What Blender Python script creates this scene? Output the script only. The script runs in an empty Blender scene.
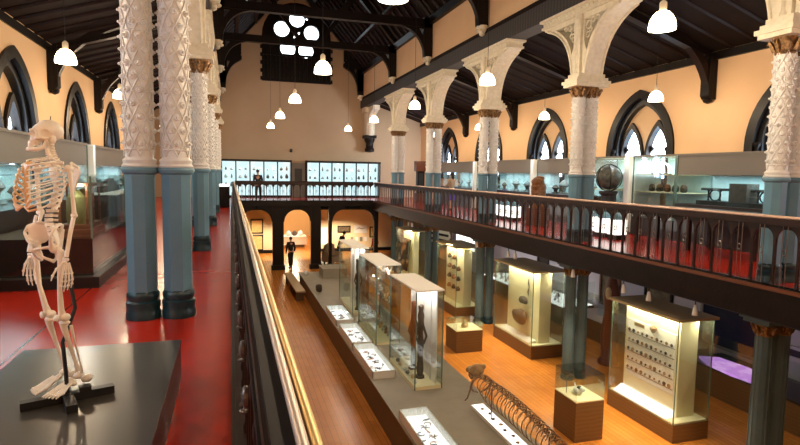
import bpy, math, random
from math import sin, cos, pi, radians, sqrt, atan2
from mathutils import Vector, Matrix
from mathutils.geometry import tessellate_polygon
random.seed(7)
SC = bpy.context.scene
COL = SC.collection
CX = 3.7                      # hall centre line
GZ, FZ = -1.6, -5.05          # gallery floor, ground floor
BAYS = [6.4, 11.55, 16.7, 21.85, 27.0, 32.15]

# ------------------------------------------------------------------ materials
def mat(name, col, rough=.6, metal=0., spec=.5, noise=None, bump=None, wave=None, coat=0., emit=None, es=0.):
    m = bpy.data.materials.new(name); m.use_nodes = True
    nt = m.node_tree; N = nt.nodes; L = nt.links
    b = N['Principled BSDF']
    b.inputs['Base Color'].default_value = (*col, 1)
    b.inputs['Roughness'].default_value = rough
    b.inputs['Metallic'].default_value = metal
    b.inputs['Specular IOR Level'].default_value = spec
    if coat: b.inputs['Coat Weight'].default_value = coat
    if emit:
        b.inputs['Emission Color'].default_value = (*emit, 1); b.inputs['Emission Strength'].default_value = es
    tc = N.new('ShaderNodeTexCoord')
    if noise:
        sc, col2, amt = noise
        n = N.new('ShaderNodeTexNoise'); n.inputs['Scale'].default_value = sc; n.inputs['Detail'].default_value = 5
        L.new(tc.outputs['Object'], n.inputs['Vector'])
        r = N.new('ShaderNodeValToRGB'); r.color_ramp.elements[0].position = .5 - amt; r.color_ramp.elements[1].position = .5 + amt
        r.color_ramp.elements[0].color = (*col, 1); r.color_ramp.elements[1].color = (*col2, 1)
        L.new(n.outputs['Fac'], r.inputs['Fac']); L.new(r.outputs['Color'], b.inputs['Base Color'])
    if wave:
        sc, axis, col2, dist = wave
        w = N.new('ShaderNodeTexWave'); w.bands_direction = axis; w.inputs['Scale'].default_value = sc
        w.inputs['Distortion'].default_value = dist; w.inputs['Detail'].default_value = 3
        L.new(tc.outputs['Object'], w.inputs['Vector'])
        x = N.new('ShaderNodeMix'); x.data_type = 'RGBA'
        x.inputs[6].default_value = (*col, 1); x.inputs[7].default_value = (*col2, 1)
        L.new(w.outputs['Fac'], x.inputs[0]); L.new(x.outputs[2], b.inputs['Base Color'])
    if bump:
        sc, st = bump
        n2 = N.new('ShaderNodeTexNoise'); n2.inputs['Scale'].default_value = sc
        L.new(tc.outputs['Object'], n2.inputs['Vector'])
        bp = N.new('ShaderNodeBump'); bp.inputs['Strength'].default_value = st; bp.inputs['Distance'].default_value = .02
        L.new(n2.outputs['Fac'], bp.inputs['Height']); L.new(bp.outputs['Normal'], b.inputs['Normal'])
    return m

def planks(name, c1, c2, c3, bw, rh, mortar, rough, rot=0., msize=.01, spec=.5):
    m = bpy.data.materials.new(name); m.use_nodes = True
    nt = m.node_tree; N = nt.nodes; L = nt.links; b = N['Principled BSDF']
    tc = N.new('ShaderNodeTexCoord'); mp = N.new('ShaderNodeMapping'); mp.inputs['Rotation'].default_value = (0, 0, rot)
    L.new(tc.outputs['Object'], mp.inputs['Vector'])
    br = N.new('ShaderNodeTexBrick'); br.inputs['Scale'].default_value = 1
    br.inputs['Brick Width'].default_value = bw; br.inputs['Row Height'].default_value = rh
    br.inputs['Mortar Size'].default_value = msize
    br.inputs['Color1'].default_value = (*c1, 1); br.inputs['Color2'].default_value = (*c2, 1); br.inputs['Mortar'].default_value = (*mortar, 1)
    L.new(mp.outputs['Vector'], br.inputs['Vector'])
    n = N.new('ShaderNodeTexNoise'); n.inputs['Scale'].default_value = 2.2; n.inputs['Detail'].default_value = 6
    L.new(tc.outputs['Object'], n.inputs['Vector'])
    x = N.new('ShaderNodeMix'); x.data_type = 'RGBA'; x.blend_type = 'MIX'
    mr = N.new('ShaderNodeMapRange'); mr.inputs[1].default_value = .4; mr.inputs[2].default_value = .75; mr.inputs[3].default_value = 0; mr.inputs[4].default_value = .6
    L.new(n.outputs['Fac'], mr.inputs[0]); L.new(mr.outputs[0], x.inputs[0])
    L.new(br.outputs['Color'], x.inputs[6]); x.inputs[7].default_value = (*c3, 1)
    L.new(x.outputs[2], b.inputs['Base Color'])
    b.inputs['Roughness'].default_value = rough; b.inputs['Specular IOR Level'].default_value = spec
    n3 = N.new('ShaderNodeTexNoise'); n3.inputs['Scale'].default_value = 9
    L.new(tc.outputs['Object'], n3.inputs['Vector'])
    bp = N.new('ShaderNodeBump'); bp.inputs['Strength'].default_value = .08; bp.inputs['Distance'].default_value = .01
    L.new(n3.outputs['Fac'], bp.inputs['Height']); L.new(bp.outputs['Normal'], b.inputs['Normal'])
    return m

def emis(name, col, s, col2=None, sc=3.):
    m = bpy.data.materials.new(name); m.use_nodes = True
    nt = m.node_tree; N = nt.nodes; L = nt.links; N.clear()
    o = N.new('ShaderNodeOutputMaterial'); e = N.new('ShaderNodeEmission')
    e.inputs[0].default_value = (*col, 1); e.inputs[1].default_value = s
    if col2:
        tc = N.new('ShaderNodeTexCoord'); n = N.new('ShaderNodeTexNoise'); n.inputs['Scale'].default_value = sc
        L.new(tc.outputs['Object'], n.inputs['Vector'])
        x = N.new('ShaderNodeMix'); x.data_type = 'RGBA'; x.inputs[6].default_value = (*col, 1); x.inputs[7].default_value = (*col2, 1)
        mr = N.new('ShaderNodeMapRange'); mr.inputs[1].default_value = .45; mr.inputs[2].default_value = .6
        L.new(n.outputs['Fac'], mr.inputs[0]); L.new(mr.outputs[0], x.inputs[0]); L.new(x.outputs[2], e.inputs[0])
    L.new(e.outputs[0], o.inputs[0]); return m

def glass(name, tint=(.93, .97, .96), refl=.1, rough=.03):
    m = bpy.data.materials.new(name); m.use_nodes = True
    nt = m.node_tree; N = nt.nodes; L = nt.links; N.clear()
    o = N.new('ShaderNodeOutputMaterial'); t = N.new('ShaderNodeBsdfTransparent'); g = N.new('ShaderNodeBsdfGlossy')
    t.inputs[0].default_value = (*tint, 1); g.inputs['Roughness'].default_value = rough
    lw = N.new('ShaderNodeLayerWeight'); lw.inputs[0].default_value = .25
    mr = N.new('ShaderNodeMapRange'); mr.inputs[3].default_value = refl * .45; mr.inputs[4].default_value = min(.9, refl * 4)
    L.new(lw.outputs['Fresnel'], mr.inputs[0])
    x = N.new('ShaderNodeMixShader'); L.new(mr.outputs[0], x.inputs[0])
    L.new(t.outputs[0], x.inputs[1]); L.new(g.outputs[0], x.inputs[2]); L.new(x.outputs[0], o.inputs[0])
    return m

M = {}
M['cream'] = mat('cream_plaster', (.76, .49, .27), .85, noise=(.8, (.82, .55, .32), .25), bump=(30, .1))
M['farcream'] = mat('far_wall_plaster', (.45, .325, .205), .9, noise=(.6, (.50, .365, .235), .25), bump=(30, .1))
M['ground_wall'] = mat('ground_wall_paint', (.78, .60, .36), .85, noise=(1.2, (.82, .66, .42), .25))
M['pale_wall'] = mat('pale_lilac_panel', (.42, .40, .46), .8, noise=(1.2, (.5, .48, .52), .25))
M['ivory'] = mat('ivory_iron_paint', (.80, .74, .60), .45, noise=(10, (.66, .60, .46), .2), bump=(40, .12))
M['shaft'] = mat('white_iron_paint', (.80, .80, .79), .42, noise=(9, (.68, .68, .68), .22), bump=(40, .08))
M['blue'] = mat('slate_blue_paint', (.125, .265, .37), .40, noise=(5, (.14, .285, .39), .2))
M['greyblue'] = mat('dull_grey_blue_paint', (.085, .135, .15), .5, noise=(5, (.10, .155, .17), .2), spec=.3)
M['teal'] = mat('dark_teal_paint', (.012, .045, .06), .3)
M['gold'] = mat('gilded_iron', (.34, .19, .07), .45, .4, noise=(22, (.10, .05, .02), .12), bump=(60, .5))
M['timber'] = mat('dark_timber', (.012, .007, .006), .42, wave=(3, 'X', (.006, .004, .0035), 5), bump=(20, .2), spec=.2)
M['railwood'] = mat('rail_mahogany', (.026, .010, .008), .42, spec=.3, noise=(8, (.015, .007, .006), .2))
M['boards'] = mat('roof_boards', (.009, .0045, .0035), .75, noise=(3, (.016, .007, .005), .2), spec=.15)
M['rafter'] = mat('roof_rafter_wood', (.018, .007, .005), .45, noise=(6, (.010, .004, .003), .2), spec=.25)
M['beam'] = mat('grey_boarded_beam', (.055, .050, .050), .7, wave=(2.2, 'Y', (.028, .026, .028), 0))
M['red'] = planks('red_linoleum', (.52, .022, .006), (.48, .018, .005), (.38, .016, .006), 40, 1.8, (.22, .01, .004), .22, pi / 2, .012)
M['oak'] = planks('oak_floor', (.66, .25, .040), (.56, .20, .030), (.46, .155, .022), 1.4, .12, (.22, .07, .015), .26, pi / 2, .004)
M['kerb'] = mat('grey_kerb_stone', (.07, .068, .055), .6, noise=(6, (.09, .085, .07), .2))
M['steel'] = mat('brushed_steel', (.60, .50, .44), .42, .8)
M['palerail'] = mat('pale_handrail', (.72, .50, .40), .35, .3)  # paler and less metallic than the steel handrail on the left
M['brass'] = mat('polished_brass', (.70, .50, .20), .40, .85)
M['blackwood'] = mat('blackened_rail_wood', (.010, .007, .007), .6, spec=.2)
M['iron'] = mat('black_iron', (.012, .012, .013), .35, .3)
M['greyiron'] = mat('grey_iron_rod', (.17, .15, .15), .35, .6)
M['dais'] = mat('grey_dais_paint', (.30, .27, .215), .6, noise=(4, (.34, .305, .25), .2))
M['daisside'] = mat('brown_dais_side', (.19, .13, .07), .6)
M['plinth'] = mat('oak_plinth', (.17, .085, .028), .5, wave=(4, 'Z', (.14, .07, .022), 3))
M['board'] = mat('cream_display_board', (.88, .80, .52), .8)
M['whiteboard'] = mat('white_display_base', (.9, .88, .84), .7)
M['bench'] = mat('pale_bench_wood', (.50, .36, .20), .5)
M['glass'] = glass('case_glass')
M['dglass'] = glass('dark_cabinet_glass', (.60, .66, .70), .16)
M['edge'] = mat('green_glass_edge', (.16, .24, .20), .2, .3)
M['bone'] = mat('ivory_bone', (.92, .84, .72), .5, noise=(20, (.95, .88, .78), .2), bump=(60, .15))
M['bonedark'] = mat('aged_brown_bone', (.16, .085, .040), .5, noise=(12, (.34, .19, .09), .2))
M['boneskull'] = mat('tan_fossil_bone', (.50, .34, .17), .55, noise=(20, (.36, .22, .10), .2))
M['cart'] = mat('orange_cartilage', (.82, .50, .22), .45)
M['black'] = mat('matt_black', (.010, .010, .012), .45)
M['plat'] = mat('charcoal_platform_top', (.040, .038, .034), .28, noise=(3, (.05, .045, .038), .2))
M['platside'] = mat('black_platform_side', (.006, .006, .008), .4)
M['lamp'] = emis('glowing_glass_shade', (1, .82, .55), 9)
M['lampneck'] = mat('lamp_collar_metal', (.55, .45, .32), .4, .3, emit=(1, .7, .4), es=.25)
M['day'] = emis('daylight_in_leaded_glass', (.80, .92, 1), 13, (.30, .50, .80), 4)
M['rose'] = emis('daylight_in_rose_glass', (.82, .94, 1), 5)
M['skyl'] = emis('daylight_in_skylight', (.6, .8, 1), 1.6)
M['glow_white'] = emis('glowing_white_surface', (1, .92, .84), 1.8)  # white with its own glow, imitating lamplight on tray beds and pale surfaces
M['caseback'] = mat('pale_aqua_case_back', (.62, .82, .84), .8)
M['caseheader'] = mat('beige_case_header', (.22, .205, .185), .6)
M['purple'] = emis('glowing_violet_cloth', (.50, .22, .62), .9, (.62, .34, .70), 3)  # lit look of the violet cloth put in as its own glow
M['stone'] = mat('dark_stone', (.05, .038, .03), .7, noise=(12, (.10, .07, .05), .2), bump=(30, .5))
M['redwood'] = mat('red_brown_wood', (.16, .05, .02), .4, wave=(5, 'Z', (.10, .03, .012), 3))
M['carved'] = mat('carved_brown_wood', (.28, .12, .04), .5, noise=(16, (.12, .05, .02), .2), bump=(25, .8))
M['pottery'] = mat('terracotta_pot', (.26, .12, .07), .7)
M['skin'] = mat('skin', (.55, .32, .22), .55)
M['hair'] = mat('dark_hair', (.02, .012, .008), .6)
M['navy'] = mat('navy_cloth', (.012, .016, .03), .85)
M['blackcloth'] = mat('black_cloth', (.012, .010, .010), .85)
M['redcloth'] = mat('red_cloth', (.45, .02, .02), .8)
M['violetcloth'] = mat('violet_cloth', (.12, .08, .40), .8)
M['beigecloth'] = mat('beige_cloth', (.45, .35, .24), .8)
M['picture'] = mat('amber_print', (.75, .45, .12), .7, noise=(9, (.85, .62, .28), .2))
M['darkpic'] = mat('dark_painting', (.06, .04, .02), .5, noise=(7, (.16, .11, .05), .15))
M['navypanel'] = mat('midnight_blue_panel', (.012, .018, .045), .25)
M['crystal'] = mat('sparkling_crystal', (.75, .78, .75), .12, .2, noise=(30, (.25, .18, .10), .1))
M['quartz'] = mat('amber_mineral', (.55, .28, .08), .3, noise=(12, (.7, .5, .25), .1))
M['pink'] = mat('pink_coral_fragment', (.62, .26, .16), .6)
M['white'] = mat('white_paint', (.82, .82, .80), .5)
M['whitefin'] = mat('bright_white_panel', (.9, .94, .95), .6)
M['globe'] = mat('dark_globe_metal', (.05, .06, .055), .45, .3, noise=(8, (.12, .12, .10), .1), bump=(14, .6))

# ------------------------------------------------------------------ mesh builder
class MB:
    def __init__(s): s.v = []; s.f = []; s.T = Matrix.Identity(4)
    def add(s, vs, fs):
        b = len(s.v); s.v += [tuple(s.T @ Vector(p)) for p in vs]; s.f += [tuple(b + i for i in f) for f in fs]
        return s
    def box(s, x0, x1, y0, y1, z0, z1):
        vs = [(x, y, z) for z in (z0, z1) for y in (y0, y1) for x in (x0, x1)]
        return s.add(vs, [(0, 2, 3, 1), (4, 5, 7, 6), (0, 1, 5, 4), (2, 6, 7, 3), (0, 4, 6, 2), (1, 3, 7, 5)])
    def loft(s, rings, caps=True, closed=True):
        vs = [p for r in rings for p in r]; n = len(rings[0]); fs = []
        for i in range(len(rings) - 1):
            for k in range(n if closed else n - 1):
                a = i * n + k; b = i * n + (k + 1) % n
                fs.append((a, b, b + n, a + n))
        if caps: fs.append(tuple(range(n - 1, -1, -1))); fs.append(tuple((len(rings) - 1) * n + k for k in range(n)))
        return s.add(vs, fs)
    def lathe(s, prof, x=0, y=0, n=16, ph=0., sx=1, sy=1, caps=True):
        return s.loft([[(x + sx * r * cos(ph + 2 * pi * k / n), y + sy * r * sin(ph + 2 * pi * k / n), z) for k in range(n)] for r, z in prof], caps)
    def tube(s, pts, rad, n=6, caps=True, squash=1.):
        P = [Vector(p) for p in pts]; R = rad if isinstance(rad, (list, tuple)) else [rad] * len(P)
        rings = []; up = None
        for i, p in enumerate(P):
            t = (P[min(i + 1, len(P) - 1)] - P[max(i - 1, 0)])
            t = t.normalized() if t.length > 1e-9 else Vector((0, 0, 1))
            if up is None:
                up = Vector((0, 0, 1)) if abs(t.z) < .9 else Vector((1, 0, 0))
            a = t.cross(up)
            if a.length < 1e-6: a = t.cross(Vector((1, .3, 0)))
            a.normalize(); b = a.cross(t).normalized(); up = b
            rings.append([tuple(p + (a * cos(2 * pi * k / n) + b * sin(2 * pi * k / n) * squash) * R[i]) for k in range(n)])
        return s.loft(rings, caps)
    def ell(s, c, r, nu=12, nv=8, fn=None):
        rings = []
        for j in range(1, nv):
            th = pi * j / nv
            rings.append([(c[0] + r[0] * sin(th) * cos(2 * pi * k / nu), c[1] + r[1] * sin(th) * sin(2 * pi * k / nu), c[2] - r[2] * cos(th)) for k in range(nu)])
        vs = [p for q in rings for p in q] + [(c[0], c[1], c[2] - r[2]), (c[0], c[1], c[2] + r[2])]
        m = len(rings) * nu; fs = []
        for i in range(len(rings) - 1):
            for k in range(nu):
                a = i * nu + k; b = i * nu + (k + 1) % nu; fs.append((a, b, b + nu, a + nu))
        for k in range(nu):
            fs.append((m, (k + 1) % nu, k)); fs.append((m + 1, m - nu + k, m - nu + (k + 1) % nu))
        if fn: vs = [fn(Vector(v)) for v in vs]
        return s.add([tuple(v) for v in vs], fs)
    def ext(s, outer, holes, d0, d1, ax='yzx'):
        loops = [list(outer)] + [list(h) for h in holes]
        flat = [p for l in loops for p in l]; n = len(flat)
        tris = tessellate_polygon([[Vector((p[0], p[1], 0)) for p in l] for l in loops])
        ix = ['xyz'.index(c) for c in ax]
        def mk(p, d):
            q = [0, 0, 0]; q[ix[0]] = p[0]; q[ix[1]] = p[1]; q[ix[2]] = d; return tuple(q)
        vs = [mk(p, d0) for p in flat] + [mk(p, d1) for p in flat]; fs = []
        for t in tris: fs.append(tuple(t)); fs.append(tuple(n + i for i in reversed(t)))
        o = 0
        for l in loops:
            m = len(l)
            for k in range(m): a = o + k; b = o + (k + 1) % m; fs.append((a, b, n + b, n + a))
            o += m
        return s.add(vs, fs)
    def build(s, name, m, parent=None, smooth=None, loc=None):
        me = bpy.data.meshes.new(name); me.from_pydata(s.v, [], s.f)
        import bmesh
        bm = bmesh.new(); bm.from_mesh(me); bmesh.ops.recalc_face_normals(bm, faces=bm.faces); bm.to_mesh(me); bm.free()
        me.materials.append(M[m] if isinstance(m, str) else m)
        if smooth is not None:
            me.polygons.foreach_set('use_smooth', [True] * len(me.polygons)); me.set_sharp_from_angle(angle=radians(smooth))
        o = bpy.data.objects.new(name, me); COL.objects.link(o)
        if parent is not None: o.parent = parent
        if loc is not None: o.location = loc
        return o

def bx(*a): return MB().box(*a)
def parch(a, z0, zs, za, n=10, cx=0.):
    "pointed arch outline: half width a, foot z0, springing zs, apex za"
    h = za - zs; c = (h * h - a * a) / (2 * a); R = a + c
    th = math.atan2(h, c)
    right = [(cx - c + R * cos(th * i / n), zs + R * sin(th * i / n)) for i in range(n + 1)]
    left = [(2 * cx - p[0], p[1]) for p in reversed(right[:-1])]
    pts = [(cx - a, z0), (cx + a, z0)] + right + left
    return pts[:2] + [p for p in pts[2:] if not (abs(p[1] - z0) < 1e-6)]
def circ(cx, cy, r, n=20): return [(cx + r * cos(2 * pi * k / n), cy + r * sin(2 * pi * k / n)) for k in range(n)]

def thing(name, label, cat, loc=(0, 0, 0), rz=0., group=None):
    o = bpy.data.objects.new(name, None); COL.objects.link(o); o.empty_display_size = .2
    o.location = loc; o.rotation_euler = (0, 0, rz); tag(o, label, cat, group); return o
def tag(o, label=None, cat=None, group=None, kind=None):
    if label: o['label'] = label
    if cat: o['category'] = cat
    if group: o['group'] = group
    if kind: o['kind'] = kind
    return o
def struct(name, mb, m, parent=None, smooth=None):
    o = mb.build(name, m, parent, smooth)
    if parent is None: o['kind'] = 'structure'
    return o
def kids(o): return [c for c in bpy.data.objects if c.parent == o]
KC = {}
def dup(root, loc, rz=None, label=None, group=None):
    def rec(o, p):
        c = o.copy(); COL.objects.link(c)
        if p is not None: c.parent = p
        if o.name not in KC: KC[o.name] = kids(o)
        for ch in KC[o.name]: rec(ch, c)
        return c
    r = rec(root, None); r.location = loc
    if rz is not None: r.rotation_euler = (0, 0, rz)
    if label: r['label'] = label
    if group: r['group'] = group
    return r
def light(kind, loc, energy, col=(1, .8, .55), size=.1, rot=None, parent=None, spot=None, sizey=None, name='light'):
    d = bpy.data.lights.new(name, kind); d.energy = energy; d.color = col
    if kind == 'POINT': d.shadow_soft_size = size
    if kind == 'SPOT': d.shadow_soft_size = size; d.spot_size = radians(spot or 70); d.spot_blend = .6
    if kind == 'AREA':
        d.size = size
        if sizey: d.shape = 'RECTANGLE'; d.size_y = sizey
    o = bpy.data.objects.new(name, d); COL.objects.link(o); o.location = loc
    if rot: o.rotation_euler = rot
    if parent is not None: o.parent = parent
    return o
# ------------------------------------------------------------------ shell
YN, YF = -3.0, 34.5
# floors
struct('floor', bx(-4.5, 11.95, YN, 44, FZ - .2, FZ), 'oak')
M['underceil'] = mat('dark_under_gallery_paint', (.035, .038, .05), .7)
struct('floor', bx(-4.5, -.01, YN, YF, GZ - .15, GZ), 'red')
struct('floor', bx(7.38, 11.95, YN, YF, GZ - .15, GZ), 'red')
struct('floor', bx(.02, 7.38, 28.32, YF, GZ - .15, GZ), 'red')
struct('trim_1', bx(-.01, .04, YN, 28.3, GZ - .15, GZ + .012), 'kerb')
struct('trim_7', bx(.04, .16, YN, 28.3, GZ - .15, GZ + .01), 'timber')
struct('trim_2', bx(.16, .30, YN, 28.3, -1.95, GZ - .02), 'timber')
struct('trim_3', bx(7.22, 7.34, YN, 28.3, -2.0, -1.5), 'timber')
struct('trim_4', bx(.30, 7.20, 28.25, 28.42, -1.78, -1.48), 'timber')
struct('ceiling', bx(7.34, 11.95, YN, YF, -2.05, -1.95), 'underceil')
struct('ceiling', bx(.02, 7.38, 28.80, YF, -2.0, -1.9), 'timber')
WINY = [3.85, 9.0, 14.15, 19.3, 24.45, 29.6]
holes = [parch(1.45, -.30, .75, 2.62, 10, y) for y in WINY]
def outer_wall(name, x0, x1):
    mb = MB().ext([(YN, GZ - .4), (YF, GZ - .4), (YF, 3.25), (YN, 3.25)], holes, x0, x1, 'yzx')
    struct(name, mb, 'cream')
outer_wall('wall_right', 11.95, 12.35)
outer_wall('wall_left', -4.9, -4.5)
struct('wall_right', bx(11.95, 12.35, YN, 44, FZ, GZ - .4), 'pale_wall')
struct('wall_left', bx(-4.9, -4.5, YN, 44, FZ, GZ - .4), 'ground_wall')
struct('wall_near', bx(-4.9, 12.35, YN - .3, YN, FZ, 12), 'cream')
# far wall: ground part with corridor opening, gallery part, gable part with rose window recess
gate = [(3.0, FZ), (5.0, FZ), (5.0, -3.1)] + [(4 + 1.0 * cos(pi * i / 12), -3.1 + .75 * sin(pi * i / 12)) for i in range(1, 12)] + [(3.0, -3.1)]
og = [(-4.5, FZ), (3.0, FZ)] + [(p[0], p[1]) for p in reversed(gate[2:])][0:] + [(5.0, FZ), (11.95, FZ), (11.95, -1.6), (-4.5, -1.6)]
struct('wall_far', MB().ext(og, [], YF, YF + .3, 'xzy'), 'ground_wall')
RX0, RX1, RZ0, RZS = 1.86, 6.0, 5.35, 8.0
rcx = (RX0 + RX1) / 2; rr = (RX1 - RX0) / 2
rose_hole = [(RX0, RZ0), (RX1, RZ0), (RX1, RZS)] + [(rcx + rr * cos(pi * i / 16), RZS + rr * sin(pi * i / 16)) for i in range(1, 16)] + [(RX0, RZS)]
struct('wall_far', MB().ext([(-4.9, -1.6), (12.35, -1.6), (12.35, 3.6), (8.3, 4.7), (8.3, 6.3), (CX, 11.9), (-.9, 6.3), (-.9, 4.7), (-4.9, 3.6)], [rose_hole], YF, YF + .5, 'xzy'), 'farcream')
struct('wall_far', bx(-4.5, 11.95, 43.7, 44, FZ, -1.6), 'ground_wall')
struct('wall_corridor', bx(2.2, 2.4, YF + .3, 43.7, FZ, -1.9), 'ground_wall')
struct('wall_corridor', bx(5.9, 6.1, YF + .3, 43.7, FZ, -1.9), 'ground_wall')
struct('ceiling', bx(2.2, 6.1, YF + .3, 44, -1.9, -1.7), 'ground_wall')
# baseboard at foot of the far ground wall
struct('baseboard_far', bx(5.0, 11.9, YF - .04, YF, FZ, FZ + .2), 'timber')
struct('baseboard_far', bx(-4.5, 3.0, YF - .04, YF, FZ, FZ + .2), 'timber')

# clerestory walls, beams and roofs
def mx(x): return 2 * CX - x
for side in (0, 1):
    f = (lambda x: x) if side == 0 else mx
    nm = 'right' if side == 0 else 'left'
    def b2(x0, x1, *a):
        p, q = sorted((f(x0), f(x1))); return bx(p, q, *a)
    struct('wall_clerestory_' + nm, b2(7.97, 8.35, YN, YF, 4.5, 6.4), 'cream')
    bm_ = struct('trim_beam_' + nm, b2(7.88, 8.42, YN, YF, 4.0, 4.5), 'beam')
    struct('trim_cornice_' + nm, b2(7.80, 7.97, YN, YF, 6.05, 6.35), 'timber')
    # aisle roof
    rf = MB().ext([(f(12.35), 3.10), (f(7.9), 4.52), (f(7.9), 4.64), (f(12.35), 3.28)], [], YN, YF, 'xzy')
    ce = struct('ceiling', rf, 'boards')
    ra = MB(); 
    ra.tube([(f(11.95), 0, 3.21), (f(8.3), 0, 4.39)], .045, 4)
    r0 = ra.build('rafter', 'rafter', ce, loc=(0, .1, 0))
    for k in range(1, 52):
        c = r0.copy(); COL.objects.link(c); c.location = (0, .1 + k * .68 - (1.5 if k > 50 else 0), 0)
        c.parent = ce
    struct('trim_plate_' + nm, b2(11.86, 11.95, YN, YF, 3.0, 3.2), 'timber')
    # nave roof
    rf = MB().ext([(f(8.3), 6.1), (CX, 11.55), (CX, 11.75), (f(8.45), 6.2)], [], YN, YF, 'xzy')
    ce = struct('ceiling', rf, 'boards')
    r0 = MB().tube([(f(8.1), 0, 6.26), (CX, 0, 11.42)], .07, 4).build('rafter', 'rafter', ce, loc=(0, 4, 0))
    for k in range(1, 45):
        c = r0.copy(); COL.objects.link(c); c.location = (0, 4 + k * .68, 0); c.parent = ce
    for j, (px, pz) in enumerate([(7.0, 7.45), (5.9, 8.75), (4.8, 10.05)]):
        MB().box(f(px) - .09, f(px) + .09, YN, YF, pz - .14, pz + .02).build('purlin', 'rafter', ce)

# roof trusses over the column lines
def arc(p0, p1, bulge, n=10):
    "quadratic curve in the XZ plane bowed by a control point"
    c = bulge
    return [((1 - t) ** 2 * p0[0] + 2 * t * (1 - t) * c[0] + t * t * p1[0], (1 - t) ** 2 * p0[1] + 2 * t * (1 - t) * c[1] + t * t * p1[1]) for t in [i / n for i in range(n + 1)]]
def truss(loc, label, far=False):
    t = thing('roof_truss', label, 'roof truss', loc, group='dark timber trusses of the hall roof')
    h = .13
    for s in (1, -1):
        g = (lambda x: x - CX) if s == 1 else (lambda x: CX - x)
        MB().ext([(g(7.95), 4.72), (g(7.62), 4.72), (g(7.58), 5.2), (g(7.58), 6.3), (g(7.95), 6.3)], [], -h, h, 'xzy').build('wall_post', 'timber', t)
        if far:
            up = [(g(6.85), 6.75), (g(6.7), 6.6), (g(6.7), 6.42)] + [(g(a), b) for a, b in arc((6.85, 6.32), (7.62, 5.0), (7.5, 6.0))] + [(g(7.9), 5.0), (g(7.9), 6.9), (g(6.85), 6.9)]
            MB().ext(up, [[(g(7.35), 6.3), (g(7.52), 6.3), (g(7.52), 5.9)]], -h, h, 'xzy').build('hammer_brace', 'timber', t)
            MB().ext([(g(6.72), 6.7), (g(7.35), 6.7), (g(7.35), 7.7), (g(6.72), 8.0)], [], -.05, .05, 'xzy').build('hammer_post', 'timber', t)
        else:
            pts = [(g(a), b) for a, b in arc((6.42, 5.92), (7.62, 4.9), (7.42, 5.85))] + [(g(7.75), 5.3)] + [(g(a), b) for a, b in arc((7.75, 5.9), (6.9, 6.0), (7.4, 6.0))]
            MB().ext(pts, [[(g(7.36), 5.85), (g(7.55), 5.85), (g(7.55), 5.58)]], -h * .8, h * .8, 'xzy').build('arch_brace', 'timber', t)
        MB().ext([(g(8.1), 6.1), (g(8.1), 6.25), (0, 11.40), (0, 10.95)], [], -h, h, 'xzy').build('principal_rafter', 'timber', t)
        c = MB().lathe([(.03, 4.42), (.09, 4.46), (.10, 4.55), (.16, 4.62), (.19, 4.70), (.19, 4.74)], g(7.80), 0, 10)
        for k in range(6):
            c.ell((g(7.72) + .08 * cos(k * 1.05) , .10 * sin(k * 1.05), 4.58), (.06, .06, .05), 6, 5)
        c.build('corbel', 'ivory', t, 40)
    if not far:
        MB().box(-4.2, 4.2, -h, h, 5.9, 6.22).build('tie_beam', 'timber', t)
        MB().box(-1.9, 1.9, -h, h, 8.9, 9.15).build('collar_beam', 'timber', t)
        for s in (1, -1):
            MB().ext([(s * .4, 6.2), (s * .62, 6.2), (s * 2.3, 8.4), (s * 2.1, 8.5)], [], -.08, .08, 'xzy').build('strut', 'timber', t)
    return t
names = ['nearest', 'second', 'third', 'fourth', 'fifth', 'sixth']
LT = ['timber roof truss above the nearest pair of columns', 'timber roof truss above the second column pairs', 'timber roof truss spanning the hall above the third columns',
      'timber roof truss whose tie beam crosses highest before the rose window', 'timber roof truss whose tie beam crosses the middle of the rose window']
for i, y in enumerate(BAYS[:5]): truss((CX, y, 0), LT[i])
truss((CX, 34.1, 0), 'half timber truss against the far wall, with curved hammer braces', True)

# aisle trusses
def aisle_truss(loc, s, label, rz):
    t = thing('aisle_bracket', label, 'roof bracket', loc, rz, group='dark curved wall brackets of the aisle roofs')
    # local x=0 at the outer wall face, pointing to the hall as -x
    MB().ext([(0, 2.0), (-.16, 2.0), (-.24, 2.1), (-.24, 3.15), (0, 3.08)], [], -.14, .14, 'xzy').build('wall_post', 'timber', t)
    pts = arc((-.2, 2.25), (-3.3, 4.15), (-.6, 3.75), 14) + arc((-3.3, 4.3), (-.2, 2.75), (-.75, 3.85), 14)
    MB().ext(pts, [], -.10, .10, 'xzy').build('arch_brace', 'rafter', t, 30)
    MB().ext([(0, 2.98), (-3.45, 4.06), (-3.45, 4.28), (0, 3.05)], [], -.11, .11, 'xzy').build('principal', 'timber', t)
    MB().lathe([(.02, 1.9), (.1, 1.94), (.13, 2.01), (.1, 2.03)], -.12, 0, 10).build('foot', 'timber', t, 40)
    return t
for i, y in enumerate(BAYS):
    aisle_truss((11.95, y, 0), 1, 'dark curved roof bracket on the right aisle wall, %s from the camera' % names[i], 0)
    aisle_truss((-4.5, y, 0), -1, 'dark curved roof bracket on the left aisle wall, %s from the camera' % names[i], pi)

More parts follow.
